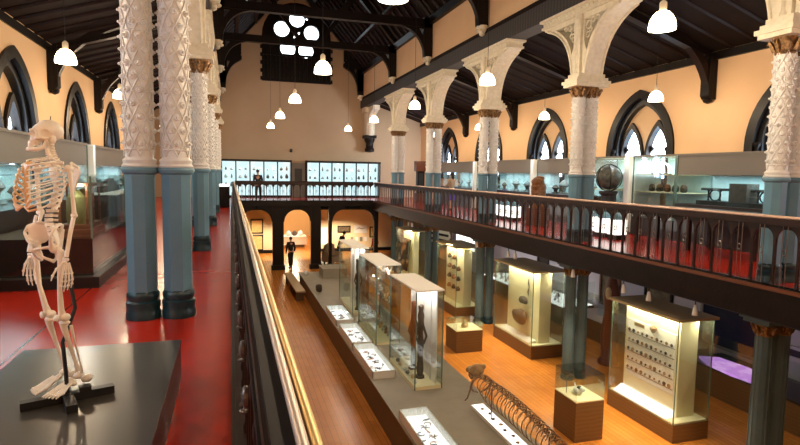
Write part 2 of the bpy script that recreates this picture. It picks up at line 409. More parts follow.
# ------------------------------------------------------------------ aisle windows
wn = [0]
def aisle_window(x, y, d):
    "d=+1: the wall lies towards +x"
    wn[0] += 1
    w = bpy.data.objects.new('window_%d' % wn[0], None); COL.objects.link(w); w.location = (x, y, 0); w['kind'] = 'structure'
    if d < 0: w.rotation_euler = (0, 0, pi)
    o1 = parch(1.45, -.30, .75, 2.62, 12); i1 = parch(1.22, -.12, .75, 2.36, 12); i2 = parch(1.08, -.1, .75, 2.18, 12)
    MB().ext(o1, [i1], -.06, .30, 'yzx').build('window_frame', 'timber', w)
    MB().ext(i1, [i2], .08, .34, 'yzx').build('inner_moulding', 'black', w)
    lan = [parch(.53, -.1, .55, 1.68, 10, c) for c in (-.56, .56)]
    lan2 = [parch(.44, -.05, .52, 1.50, 10, c) for c in (-.56, .56)]
    MB().ext(i2, lan, .26, .36, 'yzx').build('spandrel_panel', 'cream', w)
    for k in (0, 1):
        m = MB().ext(lan[k], [lan2[k]], .18, .38, 'yzx')
        c = (-.56, .56)[k]
        for sy in (-1, 1):
            m.ext([(c + sy * .44, .70), (c + sy * .24, .84), (c + sy * .44, .98)], [], .30, .36, 'yzx')
        m.build('lancet_frame', 'timber', w)
        g = MB().ext(lan2[k], [], .365, .375, 'yzx').build('pane', 'day', w)
    mm = MB()
    for sy in (-1.16, 1.16):
        mm.tube([(.02, sy, -.15), (.02, sy, .8)], .05, 8).lathe([(.05, .72), (.085, .78), (.085, .84), (.05, .86)], .02, sy, 8)
    mm.build('colonnette', 'timber', w, 40)
for y in WINY: aisle_window(11.95, y, 1)
for y in WINY: aisle_window(-4.5, y, -1)

# rose window
w = bpy.data.objects.new('window_13', None); COL.objects.link(w); w['kind'] = 'structure'; w.location = (rcx, YF, 0)
oh = [(p[0] - rcx, p[1]) for p in rose_hole]
hc = [(-.90, 8.47), (0, 9.1), (.88, 8.35), (-.54, 7.35), (.54, 7.3)]
hs = [circ(a, b, .47, 22) for a, b in hc]
star = [(.30 * (1 if k % 2 == 0 else .42) * cos(pi / 4 + pi * k / 4), 8.2 + .30 * (1 if k % 2 == 0 else .42) * sin(pi / 4 + pi * k / 4)) for k in range(8)]
tiny = [circ(-.78, 9.28, .08, 8), circ(.60, 9.18, .07, 8)]
up = [p for p in oh if p[1] > 6]
up = [(-rr, 6.6), (rr, 6.6)] + [p for p in oh[2:]]
MB().ext(up, hs + [star] + tiny, .10, .28, 'xzy').build('tracery', 'timber', w)
m = MB()
for a, b in hc:
    m.ext(circ(a, b, .52, 22), [circ(a, b, .45, 22)], .04, .12, 'xzy')
m.build('foil_moulding', 'black', w)
MB().ext([(-rr, 5.36), (rr, 5.36), (rr, 6.6), (-rr, 6.6)], [], .12, .3, 'xzy').build('lower_panel', 'timber', w)
m = MB()
for k in range(17): m.box(-1.95 + k * .235, -1.88 + k * .235, .03, .13, 5.5, 7.0)
m.box(-rr, rr, -.02, .13, 5.36, 5.52); m.box(-rr, rr, .0, .13, 6.9, 7.02)
for k in range(6):
    for s in (-1, 1):
        m.box(min(s * rr, s * (rr + .1)), max(s * rr, s * (rr + .1)), -.02, .1, 5.4 + k * .46, 5.62 + k * .46)
m.build('louvre', 'timber', w)
MB().ext([(-rr, 6.6), (rr, 6.6)] + oh[2:], [], .30, .32, 'xzy').build('pane', 'rose', w)

# skylights let into the right and left nave slopes
for i, (y0, s) in enumerate([(9, 1), (14, 1), (19, 1), (14, -1)]):
    w = bpy.data.objects.new('window_%d' % (14 + i), None); COL.objects.link(w); w['kind'] = 'structure'
    w.location = (CX, y0 + .15, 0)
    def pt(t): return (s * (8.3 - CX) * (1 - t), 6.1 + 5.45 * t)
    def off(p, d): return (p[0] - s * d * .765, p[1] - d * .645)
    a, b = pt(.56), pt(.68)
    MB().ext([off(a, .02), off(b, .02), off(b, .03), off(a, .03)], [], 0, .45, 'xzy').build('pane', 'skyl', w)
    fr = MB()
    for yy in (-.05, .45): fr.ext([off(a, -.02), off(b, -.02), off(b, .10), off(a, .10)], [], yy, yy + .05, 'xzy')
    fr.build('window_frame', 'rafter', w)
# ------------------------------------------------------------------ columns
def ornate_shaft(x):
    z0, z1, r = 1.68, 3.50, .138
    b = MB().lathe([(r + .02, 1.60), (r + .042, 1.63), (r + .022, 1.655), (r + .03, 1.69), (r + .004, 1.715), (r, 1.73), (r, z1)], x, 0, 16)
    ns, rows, pit = 7, 6, .27
    for sgn in (1, -1):
        for k in range(ns):
            pts = []
            for i in range(45):
                z = 1.73 + 1.77 * i / 44; a = 2 * pi * k / ns + sgn * (z - 1.73) / pit * pi / ns * 2.0
                pts.append((x + (r + .006) * cos(a), (r + .006) * sin(a), z))
            b.tube(pts, .0085, 4, False)
    for j in range(14):
        z = 1.73 + j * pit / 2
        if z > 3.46: break
        if z < 1.75: continue
        for k in range(ns):
            a = 2 * pi * (k + (.5 if j % 2 else 0)) / ns + (pi / ns)
            c = (x + (r + .004) * cos(a), (r + .004) * sin(a), z)
            b.tube([(c[0] - .004 * cos(a), c[1] - .004 * sin(a), z), (c[0] + .016 * cos(a), c[1] + .016 * sin(a), z)], [.036, .028], 8)
            b.ell((c[0] + .026 * cos(a), c[1] + .026 * sin(a), z), (.016, .016, .016), 5, 4)
    for z in (1.80, 2.4, 3.0): b.lathe([(r + .002, z - .012), (r + .014, z), (r + .002, z + .012)], x, 0, 16)
    return b
def bracket_profile(s):
    outer = [(s * .14, 3.95)] + [(s * a, b) for a, b in arc((.24, 3.98), (1.38, 5.28), (.36, 5.0), 12)] + [(s * 1.50, 5.30), (s * 1.56, 5.36), (s * .14, 5.36)]
    hole = [(s * .18, 4.75)] + [(s * a, b) for a, b in arc((.30, 4.50), (1.02, 5.24), (.46, 5.0), 8)] + [(s * .18, 5.24)]
    return outer, hole
def column_pair(label, loc):
    t = thing('iron_column_pair', label, 'column', loc, group='paired iron columns of the gallery arcade')
    for x in (-.178, .178):
        MB().lathe([(.176, 0), (.176, .07), (.165, .09), (.172, .14), (.172, .18), (.155, .20), (.165, .235), (.165, .27), (.145, .30)], x, 0, 24).build('base', 'teal', t, 40)
        m = MB().lathe([(.152, .28), (.152, 1.50), (.158, 1.52), (.158, 1.55)], x, 0, 8, pi / 8)
        m.lathe([(.15, 1.54), (.178, 1.56), (.188, 1.59), (.178, 1.615)], x, 0, 20)
        m.build('lower_shaft', 'blue', t, 30)
        ornate_shaft(x).build('upper_shaft', 'shaft', t, 40)
        c = MB().lathe([(.142, 3.44), (.155, 3.47), (.14, 3.50), (.145, 3.56), (.19, 3.66), (.20, 3.69)], x, 0, 16)
        for k in range(8):
            a = k * pi / 4
            c.tube([(x + .145 * cos(a), .145 * sin(a), 3.49), (x + .185 * cos(a), .185 * sin(a), 3.58), (x + .225 * cos(a), .225 * sin(a), 3.65), (x + .235 * cos(a), .235 * sin(a), 3.60)], [.035, .04, .03, .02], 5)
        c.build('capital', 'gold', t, 40)
    m = MB(); m.box(-.44, .44, -.27, .27, 3.69, 3.76); m.box(-.47, .47, -.31, .31, 3.76, 3.83); m.box(-.42, .42, -.26, .26, 3.83, 3.90); m.box(-.36, .36, -.22, .22, 3.90, 3.99)
    m.build('abacus', 'ivory', t)
    m = MB().lathe([(.15, 3.97), (.15, 4.05), (.125, 4.08), (.12, 4.95), (.13, 4.98), (.12, 5.0), (.2, 5.12), (.21, 5.2), (.2, 5.3)], 0, 0, 12, pi / 12)
    m.box(-.30, .30, -.13, .13, 3.98, 5.36)
    for s in (-1, 1): m.lathe([(.075, 3.97), (.075, 4.05), (.055, 4.08), (.055, 4.95), (.07, 4.98), (.10, 5.12), (.11, 5.25)], s * .26, 0, 10)
    m.build('upright', 'ivory', t, 40)
    for s in (-1, 1):
        o, h = bracket_profile(s)
        m = MB().ext(o, [h], -.24, .24, 'yzx')
        oo = [(s * (a), b) for a, b in arc((.24, 3.98), (1.38, 5.28), (.36, 5.0), 12)]
        for xx in (-.24, .24): m.tube([(xx, p[0], p[1]) for p in oo], .032, 6)
        for k, (yy, zz, r) in enumerate([(.30, 5.08, .09), (.46, 5.16, .06), (.28, 4.86, .06), (.62, 5.18, .05), (.38, 4.96, .05)]):
            for xx in (-.2, .2): m.tube([(xx, s * yy + r * cos(a * pi / 5), zz + r * sin(a * pi / 5)) for a in range(11)], .018, 5)
        m.build('arch_bracket', 'ivory', t, 40)
    m = MB(); m.box(-.30, .30, -1.60, 1.60, 5.36, 5.42); m.box(-.27, .27, -1.56, 1.56, 5.42, 5.54); m.box(-.33, .33, -1.66, 1.66, 5.54, 5.60)
    for k in range(22):
        y = -1.5 + k * .143
        for xx in (-.275, .275): m.ell((xx, y, 5.48), (.02, .045, .045), 6, 5)
    m.build('bracket_rail', 'ivory', t, 40)
    return t
CR, CL = 8.15, -.737
RL = ['cream and blue iron column pair at the right edge of the gallery', 'cream and blue iron column pair behind the railing, second from the right edge', 'cream and blue iron column pair behind the lit lamp, third from the right edge',
      'cream and blue iron column pair fourth from the right edge, beside the woman', 'cream and blue iron column pair at the far end of the right railing', 'short cream iron column pair at the far wall']
LL = ['nearest twin columns on the left, behind the human skeleton', 'second twin columns on the left along the red floor', 'third twin columns on the left along the red floor', 'fourth twin columns on the left along the red floor', 'fifth twin columns on the left along the red floor']
c0 = column_pair(RL[0], (CR, BAYS[0], GZ))
for i in range(1, 5): dup(c0, (CR, BAYS[i], GZ), None, RL[i])
for i in range(0, 5): dup(c0, (CL, BAYS[i], GZ), pi, LL[i])
# wall pilaster ending the arcade on each side
def pilaster(x, y, label, s):
    t = thing('wall_pilaster', label, 'pilaster', (x, y, 0), group='cream pilasters on dark corbels at the far wall')
    m = MB(); m.box(-.26, .26, -.2, .55, 2.28, 3.7); m.box(-.4, .4, -.35, .55, 3.7, 4.0); m.lathe([(.24, 2.28), (.24, 3.5), (.3, 3.7)], 0, -.1, 12)
    m.build('shaft', 'ivory', t, 40)
    m = MB(); m.box(-.36, .36, -.28, .55, 2.12, 2.30); m.lathe([(.10, 1.25), (.30, 1.30), (.32, 1.42), (.24, 1.55), (.24, 1.8), (.34, 2.0), (.34, 2.14)], 0, .1, 12)
    m.build('corbel', 'timber', t, 40)
    MB().ext([(a, b) for a, b in arc((-.2, 2.6), (-1.5, 3.75), (-.3, 3.6), 10)] + [(-1.6, 4.0), (-.1, 4.0), (-.1, 2.6)], [], -.2, .2, 'yzx').build('arch_bracket', 'ivory', t, 30)
pilaster(CR + .22, 33.9, 'cream pilaster on a dark corbel at the far wall, right of the case row', 1)
pilaster(CL - .22, 33.9, 'cream pilaster on a dark corbel at the far wall, left of the case row', -1)
# ground floor columns
def ground_pair(label, loc):
    t = thing('ground_column_pair', label, 'column', loc, group='blue-grey twin columns under the right gallery')
    for x in (-.17, .17):
        MB().lathe([(.17, 0), (.17, .10), (.15, .13), (.165, .17), (.165, .22), (.14, .25)], x, 0, 20).build('base', 'teal', t, 40)
        m = MB().lathe([(.135, .22), (.125, 2.62)], x, 0, 12)  # fluted
        for k in range(12):
            a = k * pi / 6; m.tube([(x + .132 * cos(a), .132 * sin(a), .26), (x + .122 * cos(a), .122 * sin(a), 2.6)], .012, 4)
        m.build('shaft', 'greyblue', t, 30)
        c = MB().lathe([(.125, 2.60), (.145, 2.62), (.13, 2.66), (.14, 2.72), (.17, 2.80)], x, 0, 16)
        for k in range(8):
            a = k * pi / 4
            c.tube([(x + .13 * cos(a), .13 * sin(a), 2.64), (x + .16 * cos(a), .16 * sin(a), 2.73), (x + .19 * cos(a), .19 * sin(a), 2.78)], [.03, .035, .02], 5)
        c.build('capital', 'gold', t, 40)
    m = MB().box(-.38, .38, -.22, .22, 2.80, 2.86).box(-.42, .42, -.26, .26, 2.86, 3.0)
    m.build('abacus', 'greyblue', t)
    return t
GL = ['blue-grey twin columns on the ground floor at the lower right edge', 'blue-grey twin columns beside the fossil display case, ground floor', 'blue-grey twin columns between the two cream display cases, ground floor',
      'blue-grey twin columns left of the pot display case, ground floor', 'farthest blue-grey twin columns under the right gallery']
g0 = ground_pair(GL[0], (CR, BAYS[0], FZ))
for i in range(1, 5): dup(g0, (CR, BAYS[i], FZ), None, GL[i])

# ------------------------------------------------------------------ railings
def baluster_mesh(p):
    "one bay of the arcaded balustrade: slender post below two half arches; local y runs along the rail"
    h = p / 2
    def side(s): return [(s * h, .93), (s * h, .86)] + [(s * (.022 + (h - .022) * cos(a * pi / 12)), .70 + .16 * sin(a * pi / 12)) for a in range(5, 7)][:0]
    arcp = [(h - (h - .020) * sin(a * pi / 12), .70 + .15 * cos(a * pi / 12)) for a in range(0, 7)]
    rp = arcp; lp = [(-x, z) for x, z in reversed(arcp)]
    out = [(-h, .95), (-h, .85)] + [(-x, z) for x, z in arcp[1:]] + [(-.014, .60), (-.014, .04), (.014, .04), (.014, .60)] + [(x, z) for x, z in reversed(arcp[1:])] + [(h, .85), (h, .95)]
    m = MB().ext(out, [], -.022, .022, 'yzx')
    m.lathe([(.032, .0), (.032, .08), (.016, .12), (.024, .28), (.014, .34), (.014, .6), (.028, .68), (.028, .72), (.018, .74)], 0, 0, 8)
    return m
def rod_mesh(p):
    m = MB()
    for yy in (-.035, .035): m.tube([(.05, yy, -.14), (.05, yy, .90)], .007, 4)
    m.tube([(.05, .033 * cos(k * pi / 4), .52 + .045 * sin(k * pi / 4)) for k in range(9)], .009, 4, False)
    m.tube([(.05, .0, -.24), (.05, 0, -.14)], [.004, .016], 5)
    return m
def balustrade(label, x0, y0, x1, y1, n, rodside, handrail):
    L_ = sqrt((x1 - x0) ** 2 + (y1 - y0) ** 2); a = atan2(y1 - y0, x1 - x0) - pi / 2; p = L_ / n
    t = thing('gallery_balustrade', label, 'railing', (x0, y0, GZ), a)
    s = rodside
    MB().box(-.07, .07, 0, L_, .02, .10).build('bottom_rail', 'railwood', t)
    MB().box(*((-.07, .07) if s < 0 else (-.012, .066)), 0, L_, .95, 1.045).box(-.03, .03, 0, L_, .90, .95).build('top_rail', 'railwood' if s < 0 else 'blackwood', t)
    m = MB(); m.box(*sorted((s * .07, s * .10)), 0, L_, .03, .09)
    m.build('face_moulding', 'redwood', t)
    MB().tube([(s * .044, 0, 1.068), (s * .044, L_, 1.068)], .013 if s > 0 else .024, 10).build('handrail', handrail, t, 40)
    b0 = baluster_mesh(p).build('baluster', 'railwood', t, 40, (0, p / 2, .06))
    r0 = MB(); rm = rod_mesh(p)
    r0.T = Matrix.Scale(s, 4, Vector((1, 0, 0))); r0.add(rm.v, rm.f)
    r0 = r0.build('iron_rod_pair', 'greyiron', t, 40, (0, p, .06))
    for k in range(1, n):
        c = b0.copy(); COL.objects.link(c); c.parent = t; c.location = (0, p * (k + .5), .06)
        if k < n - 1 or True:
            c = r0.copy(); COL.objects.link(c); c.parent = t; c.location = (0, p * k, .06)
    bpy.data.objects.remove(r0)
    return t
# right: runs from the near end to the corner; the outside (hall side) is -x
balustrade('long dark mahogany balustrade along the right gallery', 7.30, -1.0, 7.30, 28.3, 84, -1, 'palerail')
balustrade('dark arcaded balustrade across the far end of the hall', .20, 28.36, 7.22, 28.36, 21, -1, 'railwood')
t = balustrade('dark left balustrade running away beside the red floor', .085, -1.2, .085, 28.2, 84, 1, 'steel')
MB().tube([(.072, 0, 1.062), (.072, 29.4, 1.062)], .0125, 10).build('brass_rail', 'brass', t, 40)['label'] = 'gold coloured rail under the steel handrail'
m = MB()
m.tube([(-.035 + .02 * cos(a), .035 * sin(a), .50 + .03 * a / 6) for a in [i * .5 for i in range(20)]], .007, 4)
m.ell((-.03, 0, .58), (.024, .045, .055), 6, 5)
sc0 = m.build('iron_scroll', 'greyiron', t, 40, (0, 2.3, 0))
for k in range(1, 36):
    c = sc0.copy(); COL.objects.link(c); c.parent = t; c.location = (0, 2.3 + k * .702, 0)
# the far balcony stands on timber piers with curved braces
def pier(x, wd, label, sides=(-1, 1)):
    t = thing('timber_pier', label, 'post', (x, 28.55, FZ), group='dark timber posts under the far gallery')
    m = MB(); m.box(-wd / 2 - .06, wd / 2 + .06, -.16, .16, 0, .25); m.box(-wd / 2, wd / 2, -.11, .11, .25, 3.27)
    m.build('post', 'timber', t)
    for s in sides:
        MB().ext([(s * wd / 2, 2.45)] + [(s * (wd / 2 + a), b) for a, b in arc((0.03, 2.5), (.72, 3.1), (.1, 3.05), 8)] + [(s * (wd / 2 + .72), 3.27), (s * wd / 2, 3.27)], [], -.09, .09, 'xzy').build('curved_brace', 'timber', t)
pier(.3, .3, 'dark timber post at the left end under the far gallery')
pier(2.28, .56, 'wide dark timber post left of the arched passage')
pier(4.2, .52, 'wide dark timber post right of the arched passage', (-1,))
pier(4.95, .17, 'slim dark post between the arched passage and the yellow lit wall', (1,))
pier(7.42, .22, 'slim dark post at the right end of the far gallery', (-1,))

# ------------------------------------------------------------------ pendant lamps
def pendant(label, loc, cord, group, lw):
    t = thing('pendant_lamp', label, 'lamp', loc, group=group)
    MB().lathe([(.045, .13), (.08, .12), (.13, .07), (.165, 0), (.178, -.07), (.178, -.12), (.170, -.12), (.168, -.07), (.15, 0), (.10, .08), (.04, .115)], 0, 0, 24).build('glass_shade', 'lamp', t, 50)
    MB().lathe([(.045, .12), (.05, .13), (.05, .24), (.035, .26), (.012, .28)], 0, 0, 14).build('lamp_collar', 'lampneck', t, 40)
    MB().tube([(0, 0, .27), (0, 0, cord)], .006, 5).build('cord', 'black', t)
    light('POINT', (0, 0, -.22), lw, (1, .76, .50), .10, parent=t, name='lamp_light')
    return t
orders = ['nearest', 'second', 'third', 'fourth', 'farthest']
for side, nm in ((0, 'left'), (1, 'right')):
    X = 1.84 if side == 0 else 5.56
    L0 = None
    for i, y in enumerate([1.25] + BAYS[:5]):
        od = ['out-of-sight', 'nearest', 'second', 'third', 'fourth', 'farthest'][i]
        lb = 'glowing glass pendant lamp in the %s nave row, %s one' % (nm, od) if i else 'glowing pendant lamp of the %s nave row, hanging above the camera' % nm
        if L0 is None: L0 = pendant(lb, (X, y, 2.13), 3.8, 'pendant lamps above the hall', 130)
        else: dup(L0, (X + (.13 if i == 1 and side == 1 else 0), y, 2.13), None, lb)
    X = -2.83 if side == 0 else 10.2
    L0 = None
    for i, y in enumerate([1.25] + BAYS[:5]):
        od = ['out-of-sight', 'next to camera', 'nearest', 'second', 'third', 'farthest'][i]
        lb = 'glowing glass pendant lamp over the %s aisle, %s one' % (nm, od) if i > 1 else ('glowing lamp of the %s aisle behind the camera' % nm if i == 0 else 'glowing lamp of the %s aisle, off to the side of the camera' % nm)
        if L0 is None: L0 = pendant(lb, (X, y + (.35 if i > 1 else 0), 2.0), 1.62, 'pendant lamps above the aisles', 78)
        else: dup(L0, (X, y, 2.0), None, lb)
# ------------------------------------------------------------------ human skeleton and its platform
pf = thing('display_platform', 'low black square platform with charcoal top under the human skeleton', 'platform', (-.90, 3.53, GZ))
MB().box(-.52, .52, -.93, .90, 0, .285).build('platform_body', 'platside', pf)
MB().box(-.525, .525, -.935, .905, .285, .30).build('platform_top', 'plat', pf)

def remesh(mb, vox, sm=2):
    o = mb.build('tmp', 'bone'); md = o.modifiers.new('r', 'REMESH'); md.mode = 'VOXEL'; md.voxel_size = vox
    if sm: s = o.modifiers.new('s', 'SMOOTH'); s.iterations = sm; s.factor = .5
    dg = bpy.context.evaluated_depsgraph_get(); me = bpy.data.meshes.new_from_object(o.evaluated_get(dg))
    r = MB(); r.v = [tuple(v.co) for v in me.vertices]; r.f = [tuple(p.vertices) for p in me.polygons]
    bpy.data.objects.remove(o); bpy.data.meshes.remove(me); return r
def dent(mb, c, rad, depth, d):
    c = Vector(c); d = Vector(d).normalized()
    nv = []
    for v in mb.v:
        p = Vector(v); q = (p - c).length
        if q < rad * 1.6: p = p + d * depth * max(0, 1 - (q / (rad * 1.6)) ** 2) ** .7
        nv.append(tuple(p))
    mb.v = nv

SKR = 2.36
sk = thing('human_skeleton', 'ivory coloured human skeleton standing on a black cross stand at the left', 'skeleton', (-.955, 3.42, GZ + .345), SKR)
sk.scale = (.965, .965, .965)
def both(fn):
    m = MB()
    for s in (-1, 1): fn(m, s)
    return m
# stand: two crossed bars, pole
def wl(x, y):
    "world point to the skeleton's own frame"
    dx, dy = (x + .955) / .965, (y - 3.42) / .965; return (dx * cos(SKR) + dy * sin(SKR), -dx * sin(SKR) + dy * cos(SKR))
bc = wl(-.885, 3.39)
o = MB().box(-.23, .24, -.028, .028, .0, .045).box(.06, .12, -.03, .03, .045, .07).build('stand_bar', 'black', sk, None, (bc[0], bc[1], -.045)); o.rotation_euler = (0, 0, radians(20) - SKR)
o = MB().box(-.028, .028, -.20, .24, .0, .043).build('stand_bar', 'black', sk, None, (bc[0], bc[1], -.045)); o.rotation_euler = (0, 0, radians(20) - SKR)
MB().tube([(bc[0], bc[1], -.03), (bc[0] * .92, bc[1] * .95, .12), (bc[0] * .75, bc[1] * .82, .30), (bc[0] * .5, (bc[1] - .2) * .5, .48), (bc[0] * .2, -.10, .68), (0, -.08, .80), (0, -.06, .93)], .011, 8).build('stand_pole', 'black', sk, 40)
# spine
SP = [(-.03, .90), (-.012, .96), (-.005, 1.02), (-.02, 1.08), (-.05, 1.15), (-.072, 1.22), (-.068, 1.28), (-.045, 1.335), (-.022, 1.37), (-.015, 1.40), (-.012, 1.435)]
def spine(t):
    t = max(0, min(.9999, t)) * (len(SP) - 1); i = int(t); f = t - i
    return (SP[i][0] * (1 - f) + SP[i + 1][0] * f, SP[i][1] * (1 - f) + SP[i + 1][1] * f)
NV = 24
for k in range(NV):
    y, z = spine(k / (NV - 1)); r = .024 - .011 * k / NV
    v = MB().lathe([(r * .8, -.0075), (r, -.0085), (r * .88, 0), (r, .0085), (r * .8, .0075)], 0, 0, 10)
    v.tube([(0, -r * .5, 0), (0, -r - .028, -.008)], [.007, .004], 5)
    for s in (-1, 1): v.tube([(0, -r * .7, 0), (s * (r + .018), -r - .006, .002)], [.006, .004], 5)
    v.build('vertebra', 'bone', sk, 40, (0, y, z))
# ribs
for i in range(12):
    tz = .94 - .06 * 0 - i * .040 - .16
    y0, z0 = spine(.775 - i * .040)
    w = .92 * [.055, .082, .102, .116, .125, .131, .134, .135, .132, .126, .110, .085][i]
    dd = [.05, .065, .078, .088, .095, .10, .103, .104, .10, .095, .08, .06][i]
    end = [165, 165, 160, 158, 155, 150, 146, 140, 132, 122, 85, 60][i]
    drop = [.03, .04, .05, .06, .07, .078, .086, .09, .09, .085, .06, .04][i]
    for s in (-1, 1):
        pts = []
        for j in range(17):
            ph = radians(end) * j / 16
            pts.append((s * w * sin(ph) ** .85 if ph > 0 else 0, y0 + .005 - .012 * sin(ph * 2) + dd * (1 - cos(ph)) , z0 - drop * (j / 16) ** 1.1))
        MB().tube(pts, [.0048] * 2 + [.0058] * 15, 6, squash=.62).build('rib', 'bone', sk, 50)
        if i < 10:
            e = pts[-1]; zt = 1.285 - min(i, 6) * .030 - (.02 if i > 6 else 0)
            tgt = (s * .014, .098 + .003 * i, zt)
            mid = ((e[0] + tgt[0]) / 2, (e[1] + tgt[1]) / 2 + .012, min(e[2], (e[2] + tgt[2]) / 2) - (.004 if i < 6 else .012))
            MB().tube([e, mid, tgt], [.0062, .0066, .006], 6).build('costal_cartilage', 'cart', sk, 50)
MB().ext([(-.022, 1.315), (.022, 1.315), (.024, 1.28), (.014, 1.27), (.018, 1.13), (.008, 1.10), (0, 1.075), (-.008, 1.10), (-.018, 1.13), (-.014, 1.27), (-.024, 1.28)], [], .092, .106, 'xzy').build('sternum', 'bone', sk)
# shoulders
for s in (-1, 1):
    MB().tube([(s * .02, .09, 1.312), (s * .07, .075, 1.318), (s * .11, .02, 1.322), (s * .146, -.015, 1.325)], [.008, .006, .006, .009], 7).build('clavicle', 'bone', sk, 50)
    m = MB().ext([(s * .06, 1.315), (s * .135, 1.305), (s * .15, 1.275), (s * .085, 1.16), (s * .07, 1.18)], [], -.108, -.100, 'xzy')
    m.tube([(s * .065, -.11, 1.275), (s * .12, -.115, 1.30), (s * .150, -.055, 1.325)], [.006, .009, .010], 6)
    m.ell((s * .15, -.05, 1.29), (.016, .02, .022), 8, 6)
    m.build('scapula', 'bone', sk, 40)
    A, B, C = (s * .150, -.035, 1.295), (s * .166, -.05, 1.035), (s * .168, .01, .80)
    m = MB().tube([A, (s * .158, -.04, 1.27), (s * .164, -.045, 1.16), (s * .166, -.05, 1.06), B], [.016, .013, .010, .012, .014], 8)
    m.ell(A, (.022, .022, .022), 10, 7); m.ell((B[0] + .0, B[1], B[2]), (.028, .014, .014), 10, 6)
    m.build('humerus', 'bone', sk, 50)
    m = MB().tube([(s * .156, -.06, 1.045), (s * .154, -.03, .95), (s * .156, .0, .81)], [.013, .008, .007], 7); m.ell((s * .156, -.06, 1.04), (.011, .014, .018), 8, 6)
    m.build('ulna', 'bone', sk, 50)
    m = MB().tube([(s * .180, -.04, 1.02), (s * .184, -.015, .93), (s * .178, .01, .81)], [.009, .008, .012], 7)
    m.build('radius', 'bone', sk, 50)
    hd = MB()
    for q in range(7): hd.ell((s * (.154 + .010 * (q % 4)), .008 + .006 * (q // 4), .795 - .016 * (q // 4)), (.009, .010, .010), 7, 5)
    hd.build('carpals', 'bone', sk, 50)
    for q in range(5):
        y = -.022 + .017 * q
        if q < 4:
            L = [.85, .95, 1.0, .93][q]
            pts = [(s * .166, .0 + y * .5, .775), (s * .170, y, .715), (s * .168, y * 1.15, .715 - .042 * L), (s * .160, y * 1.2, .715 - .072 * L), (s * .150, y * 1.2, .715 - .100 * L)]
            rr_ = [.006, .0065, .0055, .0045, .003]
        else:
            pts = [(s * .164, .02, .78), (s * .150, .050, .745), (s * .140, .066, .71), (s * .134, .072, .682)]; rr_ = [.006, .0065, .0055, .003]
        m = MB().tube(pts, rr_, 6)
        for p in pts[1:-1]: m.ell(p, (.0080, .0080, .0080), 6, 5)
        m.build('finger', 'bone', sk, 50)
# pelvis
m = MB()
for s in (-1, 1):
    pl = MB()
    pl.ell((0, 0, 0), (.058, .009, .064), 16, 10)
    T = Matrix.Translation((s * .078, .005, .925)) @ Matrix.Rotation(s * radians(40), 4, 'Z') @ Matrix.Rotation(radians(-12), 4, 'X')
    m.T = T; m.add(pl.v, pl.f); m.T = Matrix.Identity(4)
    m.tube([(s * .03, -.055, .93), (s * .06, -.045, .975), (s * .10, -.005, .985), (s * .125, .04, .965), (s * .125, .06, .93)], [.009, .010, .010, .010, .008], 7)
    m.tube([(s * .125, .06, .93), (s * .11, .05, .89), (s * .085, .03, .855)], [.008, .012, .018], 7)
    m.ell((s * .088, .02, .85), (.026, .026, .026), 12, 8)
    m.tube([(s * .085, .035, .86), (s * .05, .075, .855), (s * .01, .085, .845)], [.012, .008, .010], 7)
    m.tube([(s * .01, .085, .84), (s * .035, .05, .80), (s * .06, .01, .775), (s * .08, .0, .80), (s * .088, .01, .84)], [.009, .008, .012, .012, .012], 7)
m.ext([(-.045, .95), (.045, .95), (.03, .89), (.012, .83), (-.012, .83), (-.03, .89)], [], -.07, -.045, 'xzy')
remesh(m, .0045, 2).build('pelvis', 'bone', sk, 80)
# legs
for s in (-1, 1):
    H = Vector((s * .088, .02, .85)); K = Vector((s * .070, -.02, .455)); An = Vector((s * .066, -.105, .105))
    m = MB().tube([H, (s * .108, .012, .855), (s * .128, .008, .835), (s * .118, .006, .78), (s * .098, .006, .62), (s * .076, -.01, .50), K], [.013, .012, .020, .016, .0125, .016, .022], 9)
    m.ell(H, (.024, .024, .024), 12, 8); m.ell((s * .052, -.026, .450), (.021, .028, .024), 10, 7); m.ell((s * .088, -.026, .450), (.021, .028, .024), 10, 7)
    m.build('femur', 'bone', sk, 60)
    MB().ell((s * .070, .014, .452), (.018, .010, .021), 10, 7).build('patella', 'bone', sk, 60)
    m = MB().tube([(s * .070, -.028, .415), (s * .070, -.026, .39), (s * .068, -.05, .30), (s * .066, -.085, .17), (s * .064, -.10, .118)], [.026, .018, .012, .010, .016], 9)
    m.ell((s * .070, -.03, .418), (.036, .027, .014), 12, 7); m.ell((s * .052, -.10, .108), (.010, .013, .018), 8, 6)
    m.build('tibia', 'bone', sk, 60)
    MB().tube([(s * .102, -.048, .40), (s * .100, -.07, .28), (s * .092, -.10, .16), (s * .086, -.108, .10)], [.009, .005, .006, .011], 7).build('fibula', 'bone', sk, 60)
    ft = MB().ell((s * .068, -.150, .050), (.021, .036, .024), 10, 7)
    ft.ell((s * .067, -.100, .082), (.021, .030, .020), 10, 7)
    for q in range(4): ft.ell((s * (.050 + .013 * q), -.060 + .0 * q, .068 - .006 * q), (.012, .018, .014), 8, 6)
    ft.build('tarsals', 'bone', sk, 60)
    for q in range(5):
        x0 = .046 + .012 * q; x1 = .036 + .020 * q; L = [1, .98, .92, .84, .74][q]
        pts = [(s * x0, -.050, .062), (s * (x0 + x1) / 2, -.015, .048), (s * x1, .028 * L, .026), (s * (x1 + .001 * q), .028 * L + .034, .018), (s * (x1 + .002 * q), .028 * L + .062 * L, .010)]
        r_ = [.008, .006, .008, .0055, .004] if q else [.010, .009, .011, .008, .006]
        m = MB().tube(pts, r_, 6)
        for p in pts[2:4]: m.ell(p, (.0085, .0085, .0085), 6, 5)
        m.build('toe', 'bone', sk, 60)
